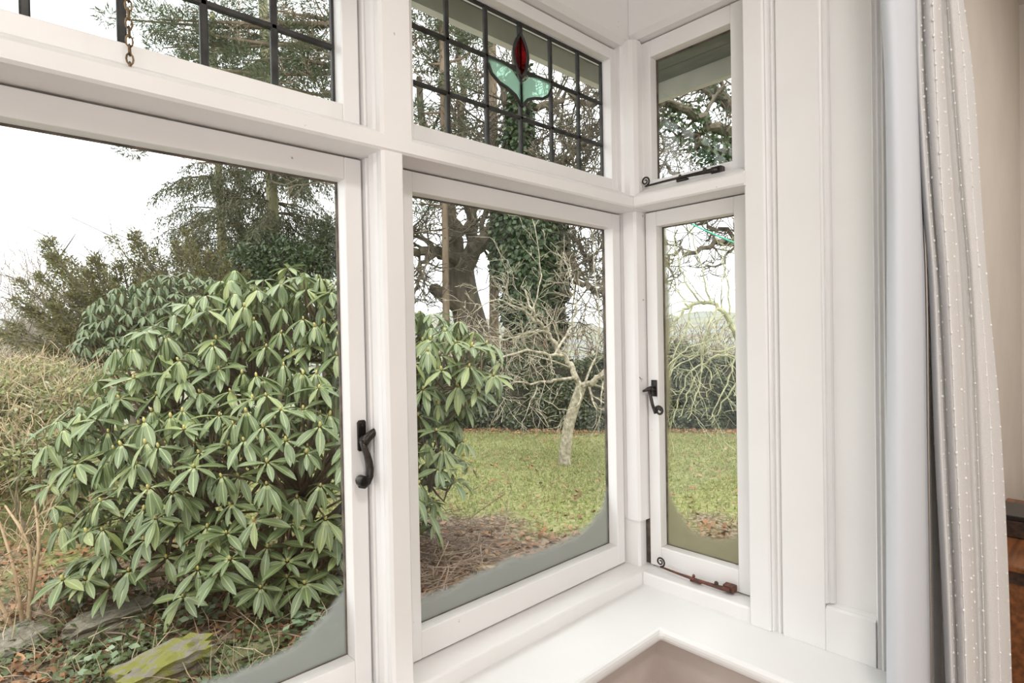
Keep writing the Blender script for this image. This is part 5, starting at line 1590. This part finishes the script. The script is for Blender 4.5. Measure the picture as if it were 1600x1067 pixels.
def cover():
    n = 5200
    px = np.concatenate([rng.uniform(0, 545, n // 2), rng.normal(440, 70, n // 4), rng.normal(200, 90, n - n // 2 - n // 4)])
    py = rng.uniform(925, 1090, n)
    d = np.array([(px - 800) / FPX, -(py - 533.5) / FPX, -np.ones(n)]).T @ NCR.T
    P = np.array([0, 0, CAM_H]) + d * ((GZ - CAM_H) / d[:, 2])[:, None]
    clump = np.sin(P[:, 0] * 7 + 1) * np.cos(P[:, 1] * 6) + rng.normal(size=n) * 0.4
    P = P[clump > -0.1]; n = len(P)
    P[:, 2] = ground_h(P[:, 0], P[:, 1]) + 0.02 + 0.09 * rng.random(n) ** 2
    o = leaf_part('ground_ivy', None, P, unit(np.column_stack([rng.normal(size=(n, 2)), rng.normal(size=n) * 0.3])), unit(np.column_stack([rng.normal(size=(n, 2)) * 0.4, np.ones(n)])), 0.026 + 0.03 * rng.random(n), 0.019 + 0.018 * rng.random(n), COVERL)
    tag(o, 'low dark green ivy creeping between the stones', 'ground cover')
    lm = VARIEG
    for (x, y, lab) in ((480, 985, 'clump of pale variegated leaves in the lower right of the left casement'), (300, 985, 'clump of pale variegated leaves above the mossy stone'), (160, 1040, 'clump of pale striped leaves at the bottom left'), (505, 1000, 'small clump of silvery leaves by the window edge')):
        b = gpt(x, y)
        m = 46
        q = b + np.column_stack([rng.normal(size=(m, 2)) * 0.07, 0.03 + 0.07 * rng.random(m)])
        t = thing('variegated_plant', lab, 'plant', b)
        leaf_part('leaves', t, q, unit(np.column_stack([rng.normal(size=(m, 2)), 0.15 * rng.normal(size=m)])), unit(np.column_stack([rng.normal(size=(m, 2)) * 0.35, np.ones(m)])), 0.05 + 0.03 * rng.random(m), 0.034 + 0.015 * rng.random(m), lm)
        S = MB()
        for k in range(0, m, 4):
            S.tube([b, (b + q[k]) / 2 + rng.normal(size=3) * 0.01, q[k]], 0.0025, 4, cap=False)
        S.build('stems', STEM, t, fix=False)
cover()
def straps():
    b = gpt(115, 965)
    t = thing('daffodil_clump', 'clump of dark strap-shaped leaves at the foot of the rhododendron', 'plant', b)
    for k in range(16):
        a = rng.random() * 6.28
        o = np.array([math.cos(a), math.sin(a), 0])
        p = b + o * 0.05 * rng.random()
        L = rng.uniform(0.18, 0.30)
        pts = [p, p + o * 0.03 + np.array([0, 0, L * 0.5]), p + o * 0.09 + np.array([0, 0, L])]
        s = np.cross(o, [0, 0, 1]) * 0.009
        MB().add([pts[0] - s, pts[0] + s, pts[1] + s, pts[1] - s, pts[2]], [(0, 1, 2, 3), (3, 2, 4)]).build('leaf', COVERL, t, fix=False)
straps()
# ---- dead brushwood, sticks and a board below the middle window
def brush():
    b = gpt(705, 890)
    t = thing('brushwood_pile', 'low heap of dead twigs on the soil below the middle window', 'brushwood', b)
    B = MB()
    for q in range(330):
        c = gpt(rng.normal(705, 48), rng.normal(880, 34))
        a = rng.random() * 6.28
        L = rng.uniform(0.12, 0.5)
        c = c + np.array([0, 0, rng.random() * 0.10])
        d = np.array([math.cos(a), math.sin(a), rng.normal() * 0.25])
        B.tube([c - d * L / 2, c + rng.normal(size=3) * 0.02, c + d * L / 2], [0.004, 0.0035, 0.002], 4, cap=False)
    tag(B.build('twigs', TWIGM, t, fix=False), kind='stuff')
brush()
pb = gpt(768, 897)
o = MB().box((-0.13, -0.02, -0.008), (0.13, 0.02, 0.012)).build('wooden_offcut', simple('pale_weathered_wood', (0.42, 0.34, 0.20), (0.52, 0.43, 0.28), 12, 0.8, vscale=(1, 9, 9)), bevel=0.003)
o.location = (pb[0], pb[1], pb[2] + 0.02); o.rotation_euler = (0, 0.05, math.radians(-38))
tag(o, 'short pale wooden offcut lying on the soil beside the brushwood', 'wood')
def stick(px0, py0, px1, py1, r, label, up=0.03):
    a = gpt(px0, py0) + np.array([0, 0, 0.02]); c = gpt(px1, py1) + np.array([0, 0, up])
    m = (a + c) / 2 + np.array([0.01, 0.02, 0.03])
    M = MB().tube(smooth_line([a, m, c], 4), np.linspace(r, r * 0.6, 9), 6)
    tag(M.build('fallen_stick', TWIGM, origin=a), label, 'stick')
stick(690, 892, 728, 880, 0.008, 'thin bent stick lying across the brushwood')
stick(655, 900, 672, 888, 0.012, 'short tan stick by the frame of the middle window')
stick(340, 990, 430, 965, 0.007, 'long pale stick lying behind the mossy stones')
stick(395, 1008, 480, 1006, 0.006, 'thin pale twig lying above the small mossy stone')
stick(130, 1000, 250, 1020, 0.006, 'thin twig lying in front of the long grey stone')
def dry_grass():
    n = 700
    px = rng.uniform(0, 540, n); py = rng.uniform(900, 1080, n)
    P = np.array([gpt(a, b) for a, b in zip(px, py)])
    D = unit(np.column_stack([rng.normal(size=(n, 2)) * 0.9, np.abs(rng.normal(size=n))]))
    o = leaf_part('dry_grass', None, P, D, rand_unit(n), 0.10 + 0.20 * rng.random(n), 0.004 + 0.003 * rng.random(n), STRAW, 0.4)
    tag(o, 'wisps of dry straw-coloured grass among the ivy', 'grass')
dry_grass()
# ---- washing line across the garden
cord = simple('green_plastic_cord', (0.02, 0.36, 0.22), None, 5, 0.5)
l0, l1_ = W(1040, 328, 6.5), W(1200, 398, 4.4)
pts = [l0 + (l1_ - l0) * t + np.array([0, 0, -0.10 * 4 * t * (1 - t) * 0.3]) for t in np.linspace(-1.1, 1.6, 16)]
tag(MB().tube(pts, 0.007, 6).build('washing_line', cord, smooth=True, origin=pts[0]), 'thin green washing line crossing the narrow return window', 'line')
